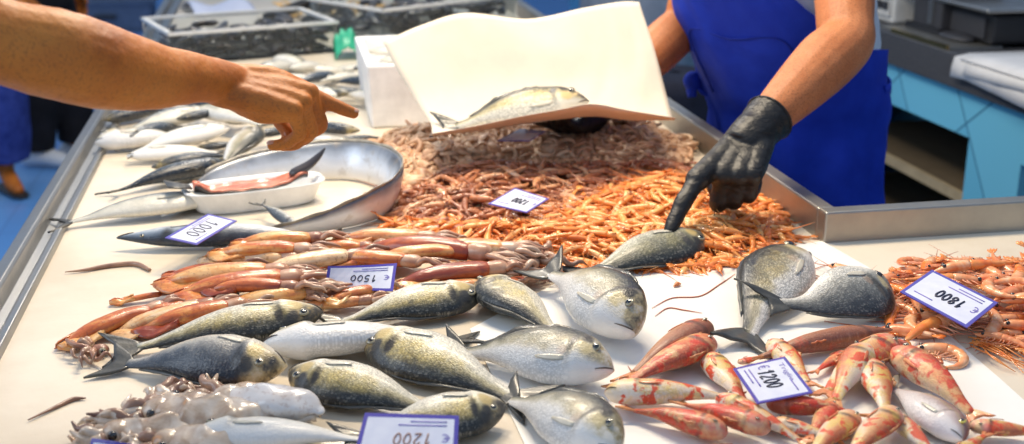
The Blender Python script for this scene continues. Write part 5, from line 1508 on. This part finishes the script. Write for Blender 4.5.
# a curl of tentacles at the heap's end and one under the long bream's tail
def tentacles(name, label, px, n, spread, ln, seed, z, eye=True, ang=0.0):
    rd = random.Random(seed); c = P(px[0], px[1], CT + z); k_ = ln / .10
    r = root(name, label, 'squid', (c.x, c.y, CT), (0, 0, 0), 'squid in the long red brown heap')
    hd = obj('head', ellipsoid((0, 0, z + .012 * k_), (.028 * k_, .022 * k_, .018 * k_), 16, 10), M['squid_head'], r)
    if eye:
        e = obj('eye', ellipsoid((.006, -.020 * k_, z + .016 * k_), (.006, .0045, .006), 14, 8), M['iris'], hd); obj('pupil', ellipsoid((.007, -.020 * k_ - .003, z + .017 * k_), (.0036, .0025, .0036), 12, 8), M['pupil'], e)
    for k in range(n):
        a = ang + lerp(-spread, spread, k / max(1, n - 1)); p = Vector((.015 * math.cos(a), .015 * math.sin(a), z + .012)); pp = [p]
        cu = rd.choice((-1, 1)) * rd.uniform(.3, 1.0)
        for q in range(5):
            a += cu * (.5 + .4 * q / 4)
            p = p + Vector((math.cos(a), math.sin(a), 0)) * (ln / 5); p.z = max(.006, z * (1 - q / 5) + rd.uniform(.004, .024)); pp.append(p)
        obj('arm', tube(pp, [q_ * (.35 + .65 * k_) for q_ in (.0075, .0070, .0060, .0050, .0036, .0012)], 8, 22), M['tentacle' if k % 3 else 'squid_head'], r)
tentacles('squid', 'knot of brown curled squid tentacles at the heap end beside the bream tail', (532, 262), 9, 1.6, .10, 3, .022, True, .2)
tentacles('squid', 'squid head with white eye and red tentacles under the tail of the longest bream', (100, 354), 7, .9, .052, 4, .002, True, 3.4)
o = obj('squid_strand', tube([P(x, y, CT + .004) for x, y in ((65, 272), (85, 270), (108, 266), (135, 264), (150, 270))], [.001, .003, .0045, .005, .003], 8, 24), M['tentacle'])
tag(o, 'thin torn squid strand lying alone on the bare cream counter', 'squid strand')
o = obj('squid_strand', tube([P(x, y, CT + .003) for x, y in ((28, 420), (45, 412), (62, 404), (74, 399), (86, 398))], [.001, .002, .003, .0035, .001], 8, 20), M['tentacle'])
tag(o, 'small brown strand of fish waste on the counter below the squid tips', 'squid strand')

# ------------------------------------------------------------------ cuttlefish pile at the bottom
def cuttle(label, a, b, white, z, seed, fat):
    rd = random.Random(seed); A, B = P(a[0], a[1], CT + z + .015), P(b[0], b[1], CT + z + .015); d = B - A; L = d.length; yaw = math.atan2(d.y, d.x)
    r = root('cuttlefish', label, 'cuttlefish', (A.x, A.y, CT + z), (0, 0, yaw), 'cuttlefish in the slimy pile')
    R = min(L * .24, .034) * fat; Lm = L * .62
    obj('mantle', lumpy(tube([(0, 0, R * .5), (Lm * .2, 0, R * .62), (Lm * .6, .004, R * .66), (Lm, 0, R * .55)], [R * .25, R * .8, R, R * .75], 22, 34, flat=.6, round_caps=True), .007 if not white else .004, 42, seed), M['mantle_white' if white else 'cuttle'], r)
    for s in (-1, 1):
        g = [[Vector((Lm * u, s * (R * .85 * math.sin(PI * min(.94, u * .9 + .06)) + k * .014 * math.sin(PI * u * .98 + .05)), R * .42 - k * .3 * R + .003 * math.sin(u * 22) * k)) for k in (0, .5, 1)] for u in np.linspace(0, 1, 18)]
        obj('fin', shell(g, .0024), M['cuttle'], r)
    hd = obj('head', ellipsoid((Lm + R * .5, 0, R * .5), (R * .75, R * .72, R * .5), 16, 10), M['cuttle'], r)
    for s in (-1, 1): obj('eye', ellipsoid((Lm + R * .55, s * R * .6, R * .6), (.007, .005, .007), 12, 8), M['eye_black'], hd)
    for k in range(8):
        aa = lerp(-1.0, 1.0, k / 7); p = Vector((Lm + R * 1.0, aa * R * .6, R * .45)); pp = [p]
        for q in range(4):
            aa += rd.uniform(-.8, .8); p = p + Vector((math.cos(aa), math.sin(aa), 0)) * (L * .09); p.z = max(.007, rd.uniform(.006, R * .8)); pp.append(p)
        obj('arm', tube(pp, [.009, .0085, .007, .005, .0015], 8, 18), M['cuttle' if k % 3 else 'tentacle'], r)
for i, (a, b, w_, z, f, lb) in enumerate([((318, 412), (196, 394), True, .012, 1.0, 'white-mantled cuttlefish on top of the slimy pile beside the blue-black bream'),
        ((262, 420), (118, 408), False, .01, 1.0, 'brown speckled cuttlefish in the middle of the slimy pile'), ((200, 432), (88, 432), False, .0, .9, 'cuttlefish with its arms nearest the bare counter'),
        ((250, 446), (140, 442), False, .0, .95, 'cuttlefish lying lowest against the pale belly-up fish'), ((290, 400), (170, 402), False, .0, .9, 'cuttlefish mostly buried below the white-mantled one'),
        ((222, 408), (150, 392), False, .02, .7, 'small cuttlefish with rusty head at the back of the slimy pile')]):
    cuttle(lb, a, b, w_, z, 70 + i, f)

# ------------------------------------------------------------------ heaps of shrimps and baby octopus
so = [shrimp_mesh('orange_shrimp_shape', 'shrimp_orange', c, s, d) for c, s, d in ((.5, 1, 1), (.9, 2, -1), (.2, 3, 1), (.6, 4, -1), (1.5, 5, 1), (.35, 6, -1))]
sb = [shrimp_mesh('brown_shrimp_shape', 'shrimp_brown', c, s, d) for c, s, d in ((.9, 11, 1), (1.7, 12, -1), (.5, 13, 1), (1.3, 14, -1), (2.2, 15, 1))]
oc_ = [octopus_mesh('octopus_shape', s, 'octopus', .034 + .006 * (s % 3)) for s in (1, 2, 3, 4, 5)]
PO = [(556, 264), (470, 252), (398, 236), (386, 212), (470, 214), (540, 212), (575, 192), (640, 166), (705, 172), (765, 192), (792, 232), (752, 256), (700, 262), (640, 262)]
PB = [(396, 216), (386, 184), (425, 166), (490, 158), (545, 158), (610, 158), (655, 150), (700, 164), (715, 176), (640, 178), (578, 198), (545, 216), (470, 220)]
PP = [(374, 156), (366, 142), (410, 133), (470, 128), (530, 132), (600, 122), (650, 124), (688, 142), (684, 156), (650, 160), (605, 166), (545, 168), (490, 170), (425, 182), (402, 182), (394, 164)]
heap('orange_shrimp', 'small bright orange shrimp in the heap under the black gloved hand', 'shrimp', 'bright orange shrimps in the heap', PO, so, 270, .034, .026, 1, 'deeper layer of bright orange shrimps under the black gloved hand', 'orange_shrimp_heap', 1.8)
heap('brown_shrimp', 'small reddish brown shrimp in the heap around the grey price card', 'shrimp', 'reddish brown shrimps in the heap', PB, sb, 200, .036, .028, 2, 'deeper layer of reddish brown shrimps behind the grey price card', 'brown_shrimp_heap', 1.8)
heap('baby_octopus', 'small pale brown octopus in the heap below the held paper', 'octopus', 'baby octopuses in the pale heap', PP, oc_, 210, .050, .026, 3, 'deeper layer of pale brown baby octopuses below the held paper', 'baby_octopus_heap', 1.2)

# ------------------------------------------------------------------ red mullets
GR = 'red mullets on the white sheet'
RM = [ # head, tail, skin, side, tilt, zh, zt, bend, label
 ((711, 332), (612, 378), 'mullet_brown', 1, 30, 0, 0, .05, 'plain orange-brown mullet, farthest back beside the blotched one'),
 ((713, 346), (610, 388), 'mullet', 1, 16, .006, .004, 0, 'red-blotched mullet lying against the plain orange-brown one'),
 ((705, 358), (752, 410), 'mullet_pale', -1, 0, 0, 0, 0, 'pale mullet half under the left edge of the tilted price card'),
 ((604, 397), (752, 396), 'mullet_pale', -1, -6, .006, .004, 0, 'long white-bellied mullet whose snout meets the largest bream'),
 ((727, 437), (618, 404), 'mullet', 1, 30, 0, .004, 0, 'red mullet with dark eye in front of the white-bellied one'),
 ((770, 433), (672, 398), 'mullet', 1, 20, .008, .008, 0, 'red mullet lying side by side between the dark-eyed one and a pink one'),
 ((715, 400), (818, 446), 'mullet_pale', -1, 10, .004, 0, 0, 'slim pinkish mullet tapering to the bottom row'),
 ((766, 406), (874, 414), 'mullet', 1, 35, 0, 0, 0, 'red mullet right below the tilted price card'),
 ((770, 344), (816, 388), 'mullet_pale', -1, 5, 0, 0, 0, 'yellow-blotched mullet tucked behind the tilted price card'),
 ((893, 345), (802, 392), 'mullet_pale', 1, 4, .008, 0, .12, 'curved yellow and red mullet below the slim brown fish'),
 ((868, 351), (830, 408), 'mullet_pale', -1, 10, .014, .004, 0, 'brightly blotched mullet pointing at the curved yellow one'),
 ((909, 348), (838, 354), 'mullet', 1, 40, .0, .006, 0, 'deep red mullet touching the curled orange prawn'),
 ((868, 366), (890, 422), 'mullet_pale', -1, -8, .004, .008, 0, 'yellow-striped pale mullet left of the silver one with a yellow eye'),
 ((890, 357), (992, 422), 'mullet', -1, 30, .006, 0, -.04, 'red mullet with an orange tail above the silver yellow-eyed one'),
 ((968, 426), (1066, 434), 'mullet_pale', 1, 10, .004, 0, 0, 'pink-speckled mullet running out at the picture edge'),
 ((888, 414), (946, 462), 'mullet_pale', -1, 0, .006, 0, 0, 'pale mullet between the yellow-striped one and the bottom edge'),
 ((853, 416), (800, 462), 'mullet_pale', 1, 8, .0, 0, 0, 'pale red mullet at the bottom, next to the red one below the card'),
 ((894, 412), (838, 466), 'mullet_pale', 1, 10, .012, .004, 0, 'red-blotched pale mullet at the bottom, under the yellow-striped one'),
 ((948, 460), (992, 428), 'mullet_pale', 1, 0, .0, .008, 0, 'small pale mullet under the snout of the yellow-eyed fish'),
 ((700, 452), (790, 452), 'mullet', 1, 10, .0, 0, 0, 'red mullet cut off by the bottom edge, below the dark-eyed one'),
 ((832, 404), (806, 440), 'mullet', 1, 20, 0, 0, 0, 'red mullet squeezed in right of the tail of the one below the card'),
 ((846, 352), (812, 372), 'mullet', 1, 20, 0, 0, 0, 'short red mullet hidden between curved yellow mullet and card'),
 ((878, 446), (922, 478), 'mullet', -1, 10, .0, 0, 0, 'red mullet cut by the bottom edge between two pale ones'),
 ((770, 420), (850, 440), 'mullet_pale', -1, 4, 0, 0, 0, 'pale mullet just under the red one below the tilted card'),
 ((738, 360), (768, 352), 'mullet_pale', 1, 10, .0, 0, 0, 'small red mullet peeping out behind the tilted price card'),
]
for i, (h, t, s, sd, tl, zh, zt, bd, lb) in enumerate(RM):
    make_fish('mullet', 'red_mullet', lb, 'fish', GR, h, t, s, 'fin_red', side=sd, tilt=tl, zh=zh, zt=zt, bend=bd, fat=1.5 if i in (4, 5, 7, 11) else 1.3, tall=1.24 if i not in (0, 6) else .95, seed=100 + i, ref=.015)
make_fish('bream', 'silver_fish', 'pink-silver fish with a bright yellow eye among the red mullets', 'fish', None, (962, 442), (880, 372), 'pandora', 'fin_grey', side=-1, tilt=6, tall=.85, fat=1.1, iris='iris_yellow', seed=130)
make_fish('long', 'slim_fish', 'slim reddish brown fish lying under the steel-grey bream', 'fish', None, (892, 330), (742, 356), 'mullet_brown', 'fin_red', side=1, tilt=30, tall=1.5, fat=1.7, seed=131)

# ------------------------------------------------------------------ prawns beside the inner rim
PR = [ ((874, 326), (936, 318), 2.2, 1, .0, 'fat orange prawn curled against the end of the slim brown fish'),
 ((968, 316), (904, 340), .5, 1, .012, 'prawn with a black eye lying over the lower corner of the purple-edged card'),
 ((908, 346), (940, 364), 3.0, -1, .0, 'tightly curled orange prawn on the bare white sheet'),
 ((974, 330), (1040, 350), .6, -1, .012, 'large pink prawn with two black eyes below the purple-edged card'),
 ((1030, 330), (985, 340), .8, 1, .004, 'prawn beneath the large pink one with two black eyes'),
 ((808, 268), (838, 292), 1.6, 1, .0, 'orange prawn between the two breams near the white sheet corner'),
 ((828, 262), (852, 282), 1.2, -1, .01, 'orange prawn behind the head of the steel-grey bream'),
 ((868, 270), (905, 282), 1.5, 1, .014, 'prawn directly behind the steel-grey bream head'),
 ((902, 274), (880, 300), 1.0, 1, .012, 'prawn with a black eye left of the purple-edged card'),
 ((886, 300), (912, 318), 1.5, -1, .008, 'prawn under the near corner of the purple-edged card'),
 ((912, 262), (952, 268), .8, 1, .006, 'farthest prawn of the heap touching the cream board'),
 ((945, 264), (985, 272), .7, -1, .010, 'prawn at the back of the heap just behind the card top corner'),
 ((976, 274), (940, 262), .9, 1, .014, 'prawn with black eye dot behind the purple-edged card'),
 ((968, 282), (1018, 286), .6, 1, .016, 'pink prawn lying lengthwise on top behind the card'),
 ((1022, 272), (975, 266), .9, -1, .006, 'prawn at the far back of the heap near the picture edge'),
 ((1020, 292), (1060, 300), .8, 1, .008, 'prawn leaving the picture beside the card'),
 ((1000, 296), (1048, 290), .8, -1, .018, 'prawn crossing on top right beside the card'),
 ((992, 308), (1044, 316), .5, 1, .012, 'large red prawn right of the purple-edged card corner'),
 ((1040, 304), (1000, 318), .9, 1, .004, 'prawn beneath the large red one'),
 ((936, 300), (905, 290), 1.2, -1, .0, 'prawn buried under the purple-edged card'),
 ((950, 316), (930, 296), 1.4, 1, .0, 'prawn buried under the lower edge of the card'),
 ((1045, 280), (1010, 268), .9, 1, .0, 'prawn at the back corner of the heap by the picture edge'),
 ((1062, 330), (1010, 322), .9, 1, .0, 'prawn lying lowest by the picture edge'),
 ((862, 310), (896, 296), 1.2, 1, .0, 'prawn wedged beside the belly of the steel-grey bream'),
 ((925, 326), (895, 322), 1.4, -1, .004, 'prawn lying between card and curled prawns'),
]
for i, (h, t, c, s, z, lb) in enumerate(PR):
    make_prawn(lb, h, t, c, s, 200 + i, zh=z)
# the rest of the prawn heap: copies of four prawns with all their parts
protos = [o for o in SC.objects if o.parent is None and o.name.split('.')[0] == 'prawn'][:9]
protos = [protos[k] for k in (1, 3, 5, 8)]
rd = random.Random(41)
poly = [P(x, y, CT + .02) for x, y in ((893, 266), (905, 260), (960, 258), (1080, 262), (1090, 335), (1020, 338), (985, 322), (935, 318), (898, 318))]
xs, ys = [p.x for p in poly], [p.y for p in poly]; pts = []; tries = 0
while len(pts) < 64 and tries < 20000:
    tries += 1
    p = (rd.uniform(min(xs), max(xs)), rd.uniform(min(ys), max(ys)))
    if inside(p, poly) and all((p[0] - q[0]) ** 2 + (p[1] - q[1]) ** 2 > .036 ** 2 for q in pts): pts.append(p)
for i, p in enumerate(pts):
    z = .034 * sstep(0, .09, edge_dist(p, poly)) * (.55 if i % 3 == 0 else 1.0)
    a = rd.choice((0.1, 3.2)) + rd.gauss(0, .7)
    link_copy(protos[i % 4], (p[0] + .05 * math.cos(a), p[1] + .05 * math.sin(a), CT + .001 + z), (rd.gauss(0, .15), rd.gauss(0, .1), a), 'pink orange prawn in the dense heap around the purple-edged card', 'prawns massed around the purple-edged card', (.95,) * 3)
o = root('prawn_feelers', 'loose bundle of orange prawn feelers on the sheet below the large pink prawn', 'feelers', P(1000, 348))
rd = random.Random(9)
Gf = Geo(); oo = P(1000, 348)
for i in range(26):
    a = (rd.uniform(968, 990), rd.uniform(336, 348)); b = (rd.uniform(1010, 1050), rd.uniform(345, 376)); m_ = ((a[0] + b[0]) / 2 + rd.uniform(-6, 6), (a[1] + b[1]) / 2 + rd.uniform(-5, 5))
    Gf.add(tube([P(*a, CT + .004) - oo, P(*m_, CT + rd.uniform(.004, .014)) - oo, P(*b, CT + .003) - oo], [.0012, .0012, .0006], 5, 10))
obj('strands', Gf.geo(), M['prawn_tail'], o)
for i, (pp, lb) in enumerate([(((652, 308), (672, 298), (700, 296), (720, 284), (735, 274)), 'long red feeler lying alone on the white sheet'), (((655, 316), (668, 308), (684, 310), (702, 313)), 'short pale red feeler below the long one'), (((672, 272), (688, 272), (704, 276)), 'short red feeler below the bream under the finger'),
        (((628, 366), (632, 372), (636, 378)), 'tiny bristle between bream head and red mullets')]):
    tag(obj('loose_feeler', tube([P(x, y, CT + .0035) for x, y in pp], [.0005] + [.0011] * (len(pp) - 2) + [.0005], 5, 24), M['feeler']), lb, 'feeler', 'loose feelers on the white sheet')
c = P(677, 285, CT + .005)
tag(obj('shrimp_scrap', tube([c + Vector((-.006, -.004, 0)), c + Vector((0, 0, .002)), c + Vector((.007, .004, 0))], [.002, .004, .002], 8, 10, round_caps=True), M['crumb']), 'tiny orange shrimp scrap alone on the white sheet', 'scrap')

# ------------------------------------------------------------------ price cards
price_card('price card standing upside down in the squid heap reading 1500', [(393, 292, .030), (325, 288, .030), (397, 264, .062), (328, 267, .062)], '1500', euro=(.08, .42, .16, .6), bow=.002)
price_card('lowest price card reading 1200, tilted in front of the golden bream', [(457, 462, .055), (352, 462, .055), (459, 416, .085), (365, 413, .085)], '1200', euro=(.08, .42, .16, .6), ink='card_faded')
price_card('price card reading Triglie 1200 lying among the red mullets', [(785, 357, .042), (813, 393, .038), (733, 369, .040), (757, 404, .038)], '1200', 'Triglie', (.10, .40, .19, .62), price_box=(.24, .34, .72, .62))
price_card('purple-edged price card reading 1800 upside down on the pink prawns', [(967, 328, .050), (900, 292, .050), (998, 303, .055), (932, 270, .055)], '1800', None, (.07, .40, .15, .60))
price_card('grey price card lying on the brown shrimps reading 1200', [(527, 213, .046), (488, 204, .048), (549, 199, .052), (515, 188, .058)], '1200', None, (.07, .40, .15, .6))
price_card('small price card lying on the long-snouted fish reading 1000', [(237, 221, .062), (197, 245, .058), (208, 214, .066), (165, 238, .062)], '1000', None, None, price_box=(.2, .3, .8, .7))
price_card('blank-looking grey price card below the held paper on the octopus heap', [(530, 141, .092), (497, 141, .092), (546, 131, .10), (520, 129, .10)], '', None, None, extra=True)
price_card('price card at the very bottom showing one purple corner below the cuttlefish pile', [(150, 470, .02), (84, 470, .02), (160, 448, .045), (92, 438, .045)], '', None, None)

# ------------------------------------------------------------------ the held paper
def held_paper():
    rows = [
     [(430, 134, 2.66), (470, 127, 2.65), (520, 116.5, 2.64), (560, 109.5, 2.65), (592, 104, 2.67), (632, 111, 2.71), (676, 118, 2.75)],
     [(431, 134.6, 2.675), (472, 130, 2.68), (520, 121, 2.68), (560, 115, 2.69), (594, 110.5, 2.70), (632, 116, 2.735), (675, 119, 2.765)],
     [(432, 134.5, 2.71), (475, 130, 2.745), (520, 124, 2.76), (560, 119, 2.77), (595, 116.5, 2.785), (632, 120, 2.795), (673, 119.5, 2.80)],
     [(430, 122, 2.80), (475, 115, 2.84), (520, 112, 2.85), (560, 109, 2.855), (595, 106, 2.86), (632, 108, 2.86), (670, 110, 2.86)],
     [(418, 104, 2.86), (465, 92, 2.90), (515, 88, 2.91), (560, 84, 2.91), (600, 80, 2.91), (632, 82, 2.90), (664, 86, 2.90)],
     [(398, 72, 2.90), (445, 55, 2.93), (500, 52, 2.94), (550, 48, 2.94), (595, 42, 2.94), (628, 41, 2.94), (653, 44, 2.93)],
     [(383, 42, 2.93), (422, 25, 2.95), (466, 13, 2.96), (528, 19, 2.97), (584, 8, 2.97), (620, 2, 2.97), (639, 2, 2.97)]]
    g0 = [[Q(*p) for p in r] for r in rows]
    mid = [spline(r, 43) for r in g0]
    o = Q(540, 118, 2.76)
    cols = [spline([mid[i][k] for i in range(len(rows))], 40) for k in range(43)]
    g = [[Vector(cols[k][i]) - o + Vector((0, -1, .2)) * (.0035 * noise.noise(Vector((k * .21, i * .16, 0))) + .0025 * noise.noise(Vector((k * .5, i * .12, 4)))) for k in range(43)] for i in range(40)]
    ob = obj('wrapping_paper', shell(g, .0012), M['wrap']); ob.location = o
    tag(ob, 'large cream sheet of wrapping paper folded up around a bream, held over the octopus heap', 'wrapping paper')
held_paper()

# ------------------------------------------------------------------ back of the counter: mussel trays, box, odds and ends
mm = [mussel_mesh('mussel_shape', s) for s in range(2)]
def tray(label, a, b, depth_, h, n, lb_m, seed, sx=None):
    A, B = P(a[0], a[1], CT), P(b[0], b[1], CT); d = B - A; L = d.length; yaw = math.atan2(d.y, d.x)
    lv = Vector((-math.sin(yaw), math.cos(yaw), 0)); c = (A + B) / 2 + lv * (depth_ / 2)
    r = root('clear_tray', label, 'tray', (c.x, c.y, CT + .001), (0, 0, yaw), 'clear mussel trays at the back')
    t = .008; sx, sy = L, depth_
    G = Geo(); G.add(bspan(-sx / 2, sx / 2, -sy / 2, sy / 2, 0, .006))
    for q in ((-sx / 2, sx / 2, -sy / 2, -sy / 2 + t), (-sx / 2, sx / 2, sy / 2 - t, sy / 2), (-sx / 2, -sx / 2 + t, -sy / 2 + t, sy / 2 - t), (sx / 2 - t, sx / 2, -sy / 2 + t, sy / 2 - t)): G.add(bspan(*q, .006, h))
    obj('walls', G.geo(), M['clear'], r, smooth=False)
    G = Geo()
    for q in ((-sx / 2 - .006, sx / 2 + .006, -sy / 2 - .006, -sy / 2 + .012), (-sx / 2 - .006, sx / 2 + .006, sy / 2 - .012, sy / 2 + .006), (-sx / 2 - .006, -sx / 2 + .012, -sy / 2, sy / 2), (sx / 2 - .012, sx / 2 + .006, -sy / 2, sy / 2)): G.add(bspan(*q, h, h + .010))
    obj('rim', G.geo(), M['offwhite'], r, smooth=False)
    rd = random.Random(seed)
    for i in range(n):
        k = i / n; lay = int(k * 3)
        x, y = rd.uniform(-sx / 2 + .045, sx / 2 - .045), rd.uniform(-sy / 2 + .045, sy / 2 - .045)
        if i % 2 and lay < 3: y = -sy / 2 + .028 + rd.uniform(0, .02)
        w = c + Matrix.Rotation(yaw, 3, 'Z') @ Vector((x, y, 0))
        o = bpy.data.objects.new('mussel', mm[i % 2]); COL.objects.link(o)
        o.location = (w.x, w.y, CT + .012 + lay * (h * .26) + rd.uniform(0, .01)); o.rotation_euler = (rd.uniform(-.5, .5), rd.uniform(-.4, .4), rd.uniform(0, 6.3))
        tag(o, lb_m, 'mussel', lb_m.split(' in ')[1])
tray('long clear tray of mussels behind the pointing hand', (172, 66), (338, 52), .42, .10, 150, 'dark mussel in the long clear tray behind the pointing hand', 1)
tray('clear tray of black mussels at the back behind the held paper', (384, 42), (517, 23), .50, .11, 145, 'black mussel in the tray behind the held paper', 2)

def poly_box():
    A = P(371, 129); z1 = .17; sx, sy, t = .30, .48, .022
    r = root('polystyrene_box', 'white polystyrene fish box standing at the edge of the held paper', 'box', (A.x, A.y, CT + .001))
    vs, fs = [], []
    def ring(i0, z, grow): return [Vector((i0 - grow, i0 - grow, z)), Vector((sx - i0 + grow, i0 - grow, z)), Vector((sx - i0 + grow, sy - i0 + grow, z)), Vector((i0 - grow, sy - i0 + grow, z))]
    for rg in (ring(0, 0, -.004), ring(0, z1, .006), ring(t, z1, .006), ring(t, z1 - .06, 0)): vs += rg
    for i in range(3):
        for k in range(4): fs.append((i * 4 + k, i * 4 + (k + 1) % 4, i * 4 + 4 + (k + 1) % 4, i * 4 + 4 + k))
    fs += [(3, 2, 1, 0), (12, 13, 14, 15)]
    bevel(obj('box_wall', (vs, fs), M['poly'], r, smooth=False), .006)
    for i, (x, y, yw) in enumerate(((.10, .12, 2.5), (.13, .22, 2.9), (.17, .30, 2.3), (.11, .37, 3.0))):
        c = Vector((A.x + x, A.y + y, CT + z1 - .058 + .012 * (i % 2))); dv = Vector((math.cos(yw), math.sin(yw), 0)) * .085
        make_fish('mackerel', 'small_fish', 'small silver fish in the white polystyrene box, ' + ('nearest its front wall', 'second from its front wall', 'third from its front wall', 'at its far end')[i], 'fish', 'small fish in the white box', 0, 0, 'silver' if i % 2 else 'mackerel',
                  pts=(c + dv, c - dv), ref=0.0, side=-1 if i % 2 else 1, tilt=8, fat=1.3, tall=1.4, seed=300 + i, fins=False, eye=False)
poly_box()
# odds and ends behind the first tray
def folded_sheet(label, a, b, dep, h, mat, seed):
    A, B = P(*a), P(*b); d = (B - A); lv = Vector((-d.y, d.x, 0)).normalized()
    g = []
    for i in range(12):
        s = i / 11
        g.append([A + d * (k / 12) + lv * (dep * s) + Vector((0, 0, .004 + h * math.sin(PI * s) * (.7 + .3 * math.sin(k * .7 + seed)))) - A for k in range(13)])
    o = obj('folded_paper', shell(g, .002), mat); o.location = A
    tag(o, label, 'paper')
folded_sheet('pale blue folded paper lying behind the long mussel tray', (196, 18), (258, 14), .30, .05, M['bluepaper'], 1)
c = P(316, 26)
r = root('scoop', 'black scoop with an upright steel handle behind the long mussel tray', 'scoop', (c.x, c.y, CT))
obj('handle', tube([(0, 0, .03), (0, .01, .12), (-.005, .015, .30), (0, .02, .46)], [.022, .020, .018, .020], 12, 20, round_caps=True), M['steel'], r)
g = []
for i in range(10):
    s = i / 9; g.append([Vector((-.02 - .19 * s, .05 * u * (1 - .35 * s), .075 - .06 * s + .035 * u * u)) for u in np.linspace(-1, 1, 9)])
obj('bowl', shell(g, .006), M['black'], r)
obj('base', ellipsoid((.0, 0, .024), (.06, .05, .024), 16, 8), M['dark'], r)
def crumple(name, label, cat, px, sx, sy, h, mat, seed, z=0):
    c = P(px[0], px[1]); g = []
    for i in range(16):
        row = []
        for k in range(16):
            u, v_ = i / 7.5 - 1, k / 7.5 - 1; e = max(0, 1 - (u * u + v_ * v_) * .55)
            row.append(Vector((sx * u, sy * v_, .004 + z + h * e * (.75 + .8 * abs(noise.noise(Vector((u * 1.7, v_ * 1.7, seed))))))))
        g.append(row)
    o = obj(name, shell(g, .0015), mat); o.location = c; tag(o, label, cat)
crumple('plastic_bag', 'crumpled clear plastic bag behind the end of the long mussel tray', 'plastic bag', (334, 26), .09, .12, .11, M['film'], 3)
crumple('plastic_film', 'crumpled green plastic film between mussel tray and white box', 'plastic film', (347, 56), .045, .09, .10, M['green'], 5)
rd = random.Random(12)
yo = [octopus_mesh('yellow_squid_shape', s, 'yellow', .05) for s in (8, 9, 10)]
for i in range(14):
    x = 285 + i * 7 + rd.uniform(-4, 4); y = 9 + rd.uniform(-4, 6) + (4 if i < 3 else 0)
    o = bpy.data.objects.new('small_squid', yo[i % 3]); COL.objects.link(o); o.location = P(x, y, CT + .001); o.rotation_euler = (0, 0, rd.uniform(0, 6))
    tag(o, 'small yellowish squid scattered on the counter behind the scoop', 'squid', 'small yellowish squid at the back')
for i, (x, y, lb) in enumerate(((362, 31, 'single mussel on the counter nearer the pointing hand'), (373, 26, 'single mussel on the counter nearer the black mussel tray'))):
    o = bpy.data.objects.new('mussel', mm[i]); COL.objects.link(o); o.location = P(x, y, CT + .002); o.rotation_euler = (0, 0, i * 1.3 + .4); tag(o, lb, 'mussel')
# ------------------------------------------------------------------ light, camera
wd = bpy.data.worlds.new('daylight'); SC.world = wd; wd.use_nodes = True
bg = wd.node_tree.nodes['Background']; bg.inputs['Color'].default_value = (0.52, 0.70, 1.0, 1); bg.inputs['Strength'].default_value = 0.62
def lamp(name, loc_, target, size, size_y, power, col):
    l = bpy.data.lights.new(name, 'AREA'); l.shape = 'RECTANGLE'; l.size = size; l.size_y = size_y; l.energy = power; l.color = col
    o = bpy.data.objects.new(name, l); COL.objects.link(o); o.location = loc_
    o.rotation_euler = (Vector(target) - Vector(loc_)).to_track_quat('-Z', 'Y').to_euler()
    return o
WARM = (1.0, .84, .62)
lamp('stall_lamp', (.15, 2.9, 2.75), (.25, 2.0, .85), .5, .3, 33, WARM)
lamp('stall_lamp', (.75, 2.7, 2.75), (.7, 2.1, .85), .5, .3, 29, WARM)
lamp('stall_lamp', (.2, 4.6, 2.75), (.2, 4.2, .85), .5, .4, 34, (1.0, .9, .76))
lamp('awning_daylight', (-3.2, 1.5, 3.0), (.3, 2.2, .85), 2.6, 2.6, 62, (.78, .88, 1.0))

cd = bpy.data.cameras.new('camera'); cam = bpy.data.objects.new('camera', cd); COL.objects.link(cam)
cd.sensor_fit = 'HORIZONTAL'; cd.sensor_width = 36.0; cd.lens = 36.0 * F_PX / W_PX
cam.matrix_world = Matrix((( RGT.x, UPV.x, -FWD.x, CAM.x), (RGT.y, UPV.y, -FWD.y, CAM.y), (RGT.z, UPV.z, -FWD.z, CAM.z), (0, 0, 0, 1)))
cd.clip_start = .05; cd.clip_end = 100
cd.dof.use_dof = True; cd.dof.focus_distance = 1.95; cd.dof.aperture_fstop = 3.6
SC.camera = cam
vs_ = SC.view_settings
vs_.view_transform = 'Standard'; vs_.look = 'None'; vs_.gamma = 1.0; vs_.use_curve_mapping = False; vs_.exposure = 0.12
SC.cycles.use_denoising = True
SC.cycles.max_bounces = 6; SC.cycles.transmission_bounces = 6; SC.cycles.glossy_bounces = 3; SC.cycles.diffuse_bounces = 3
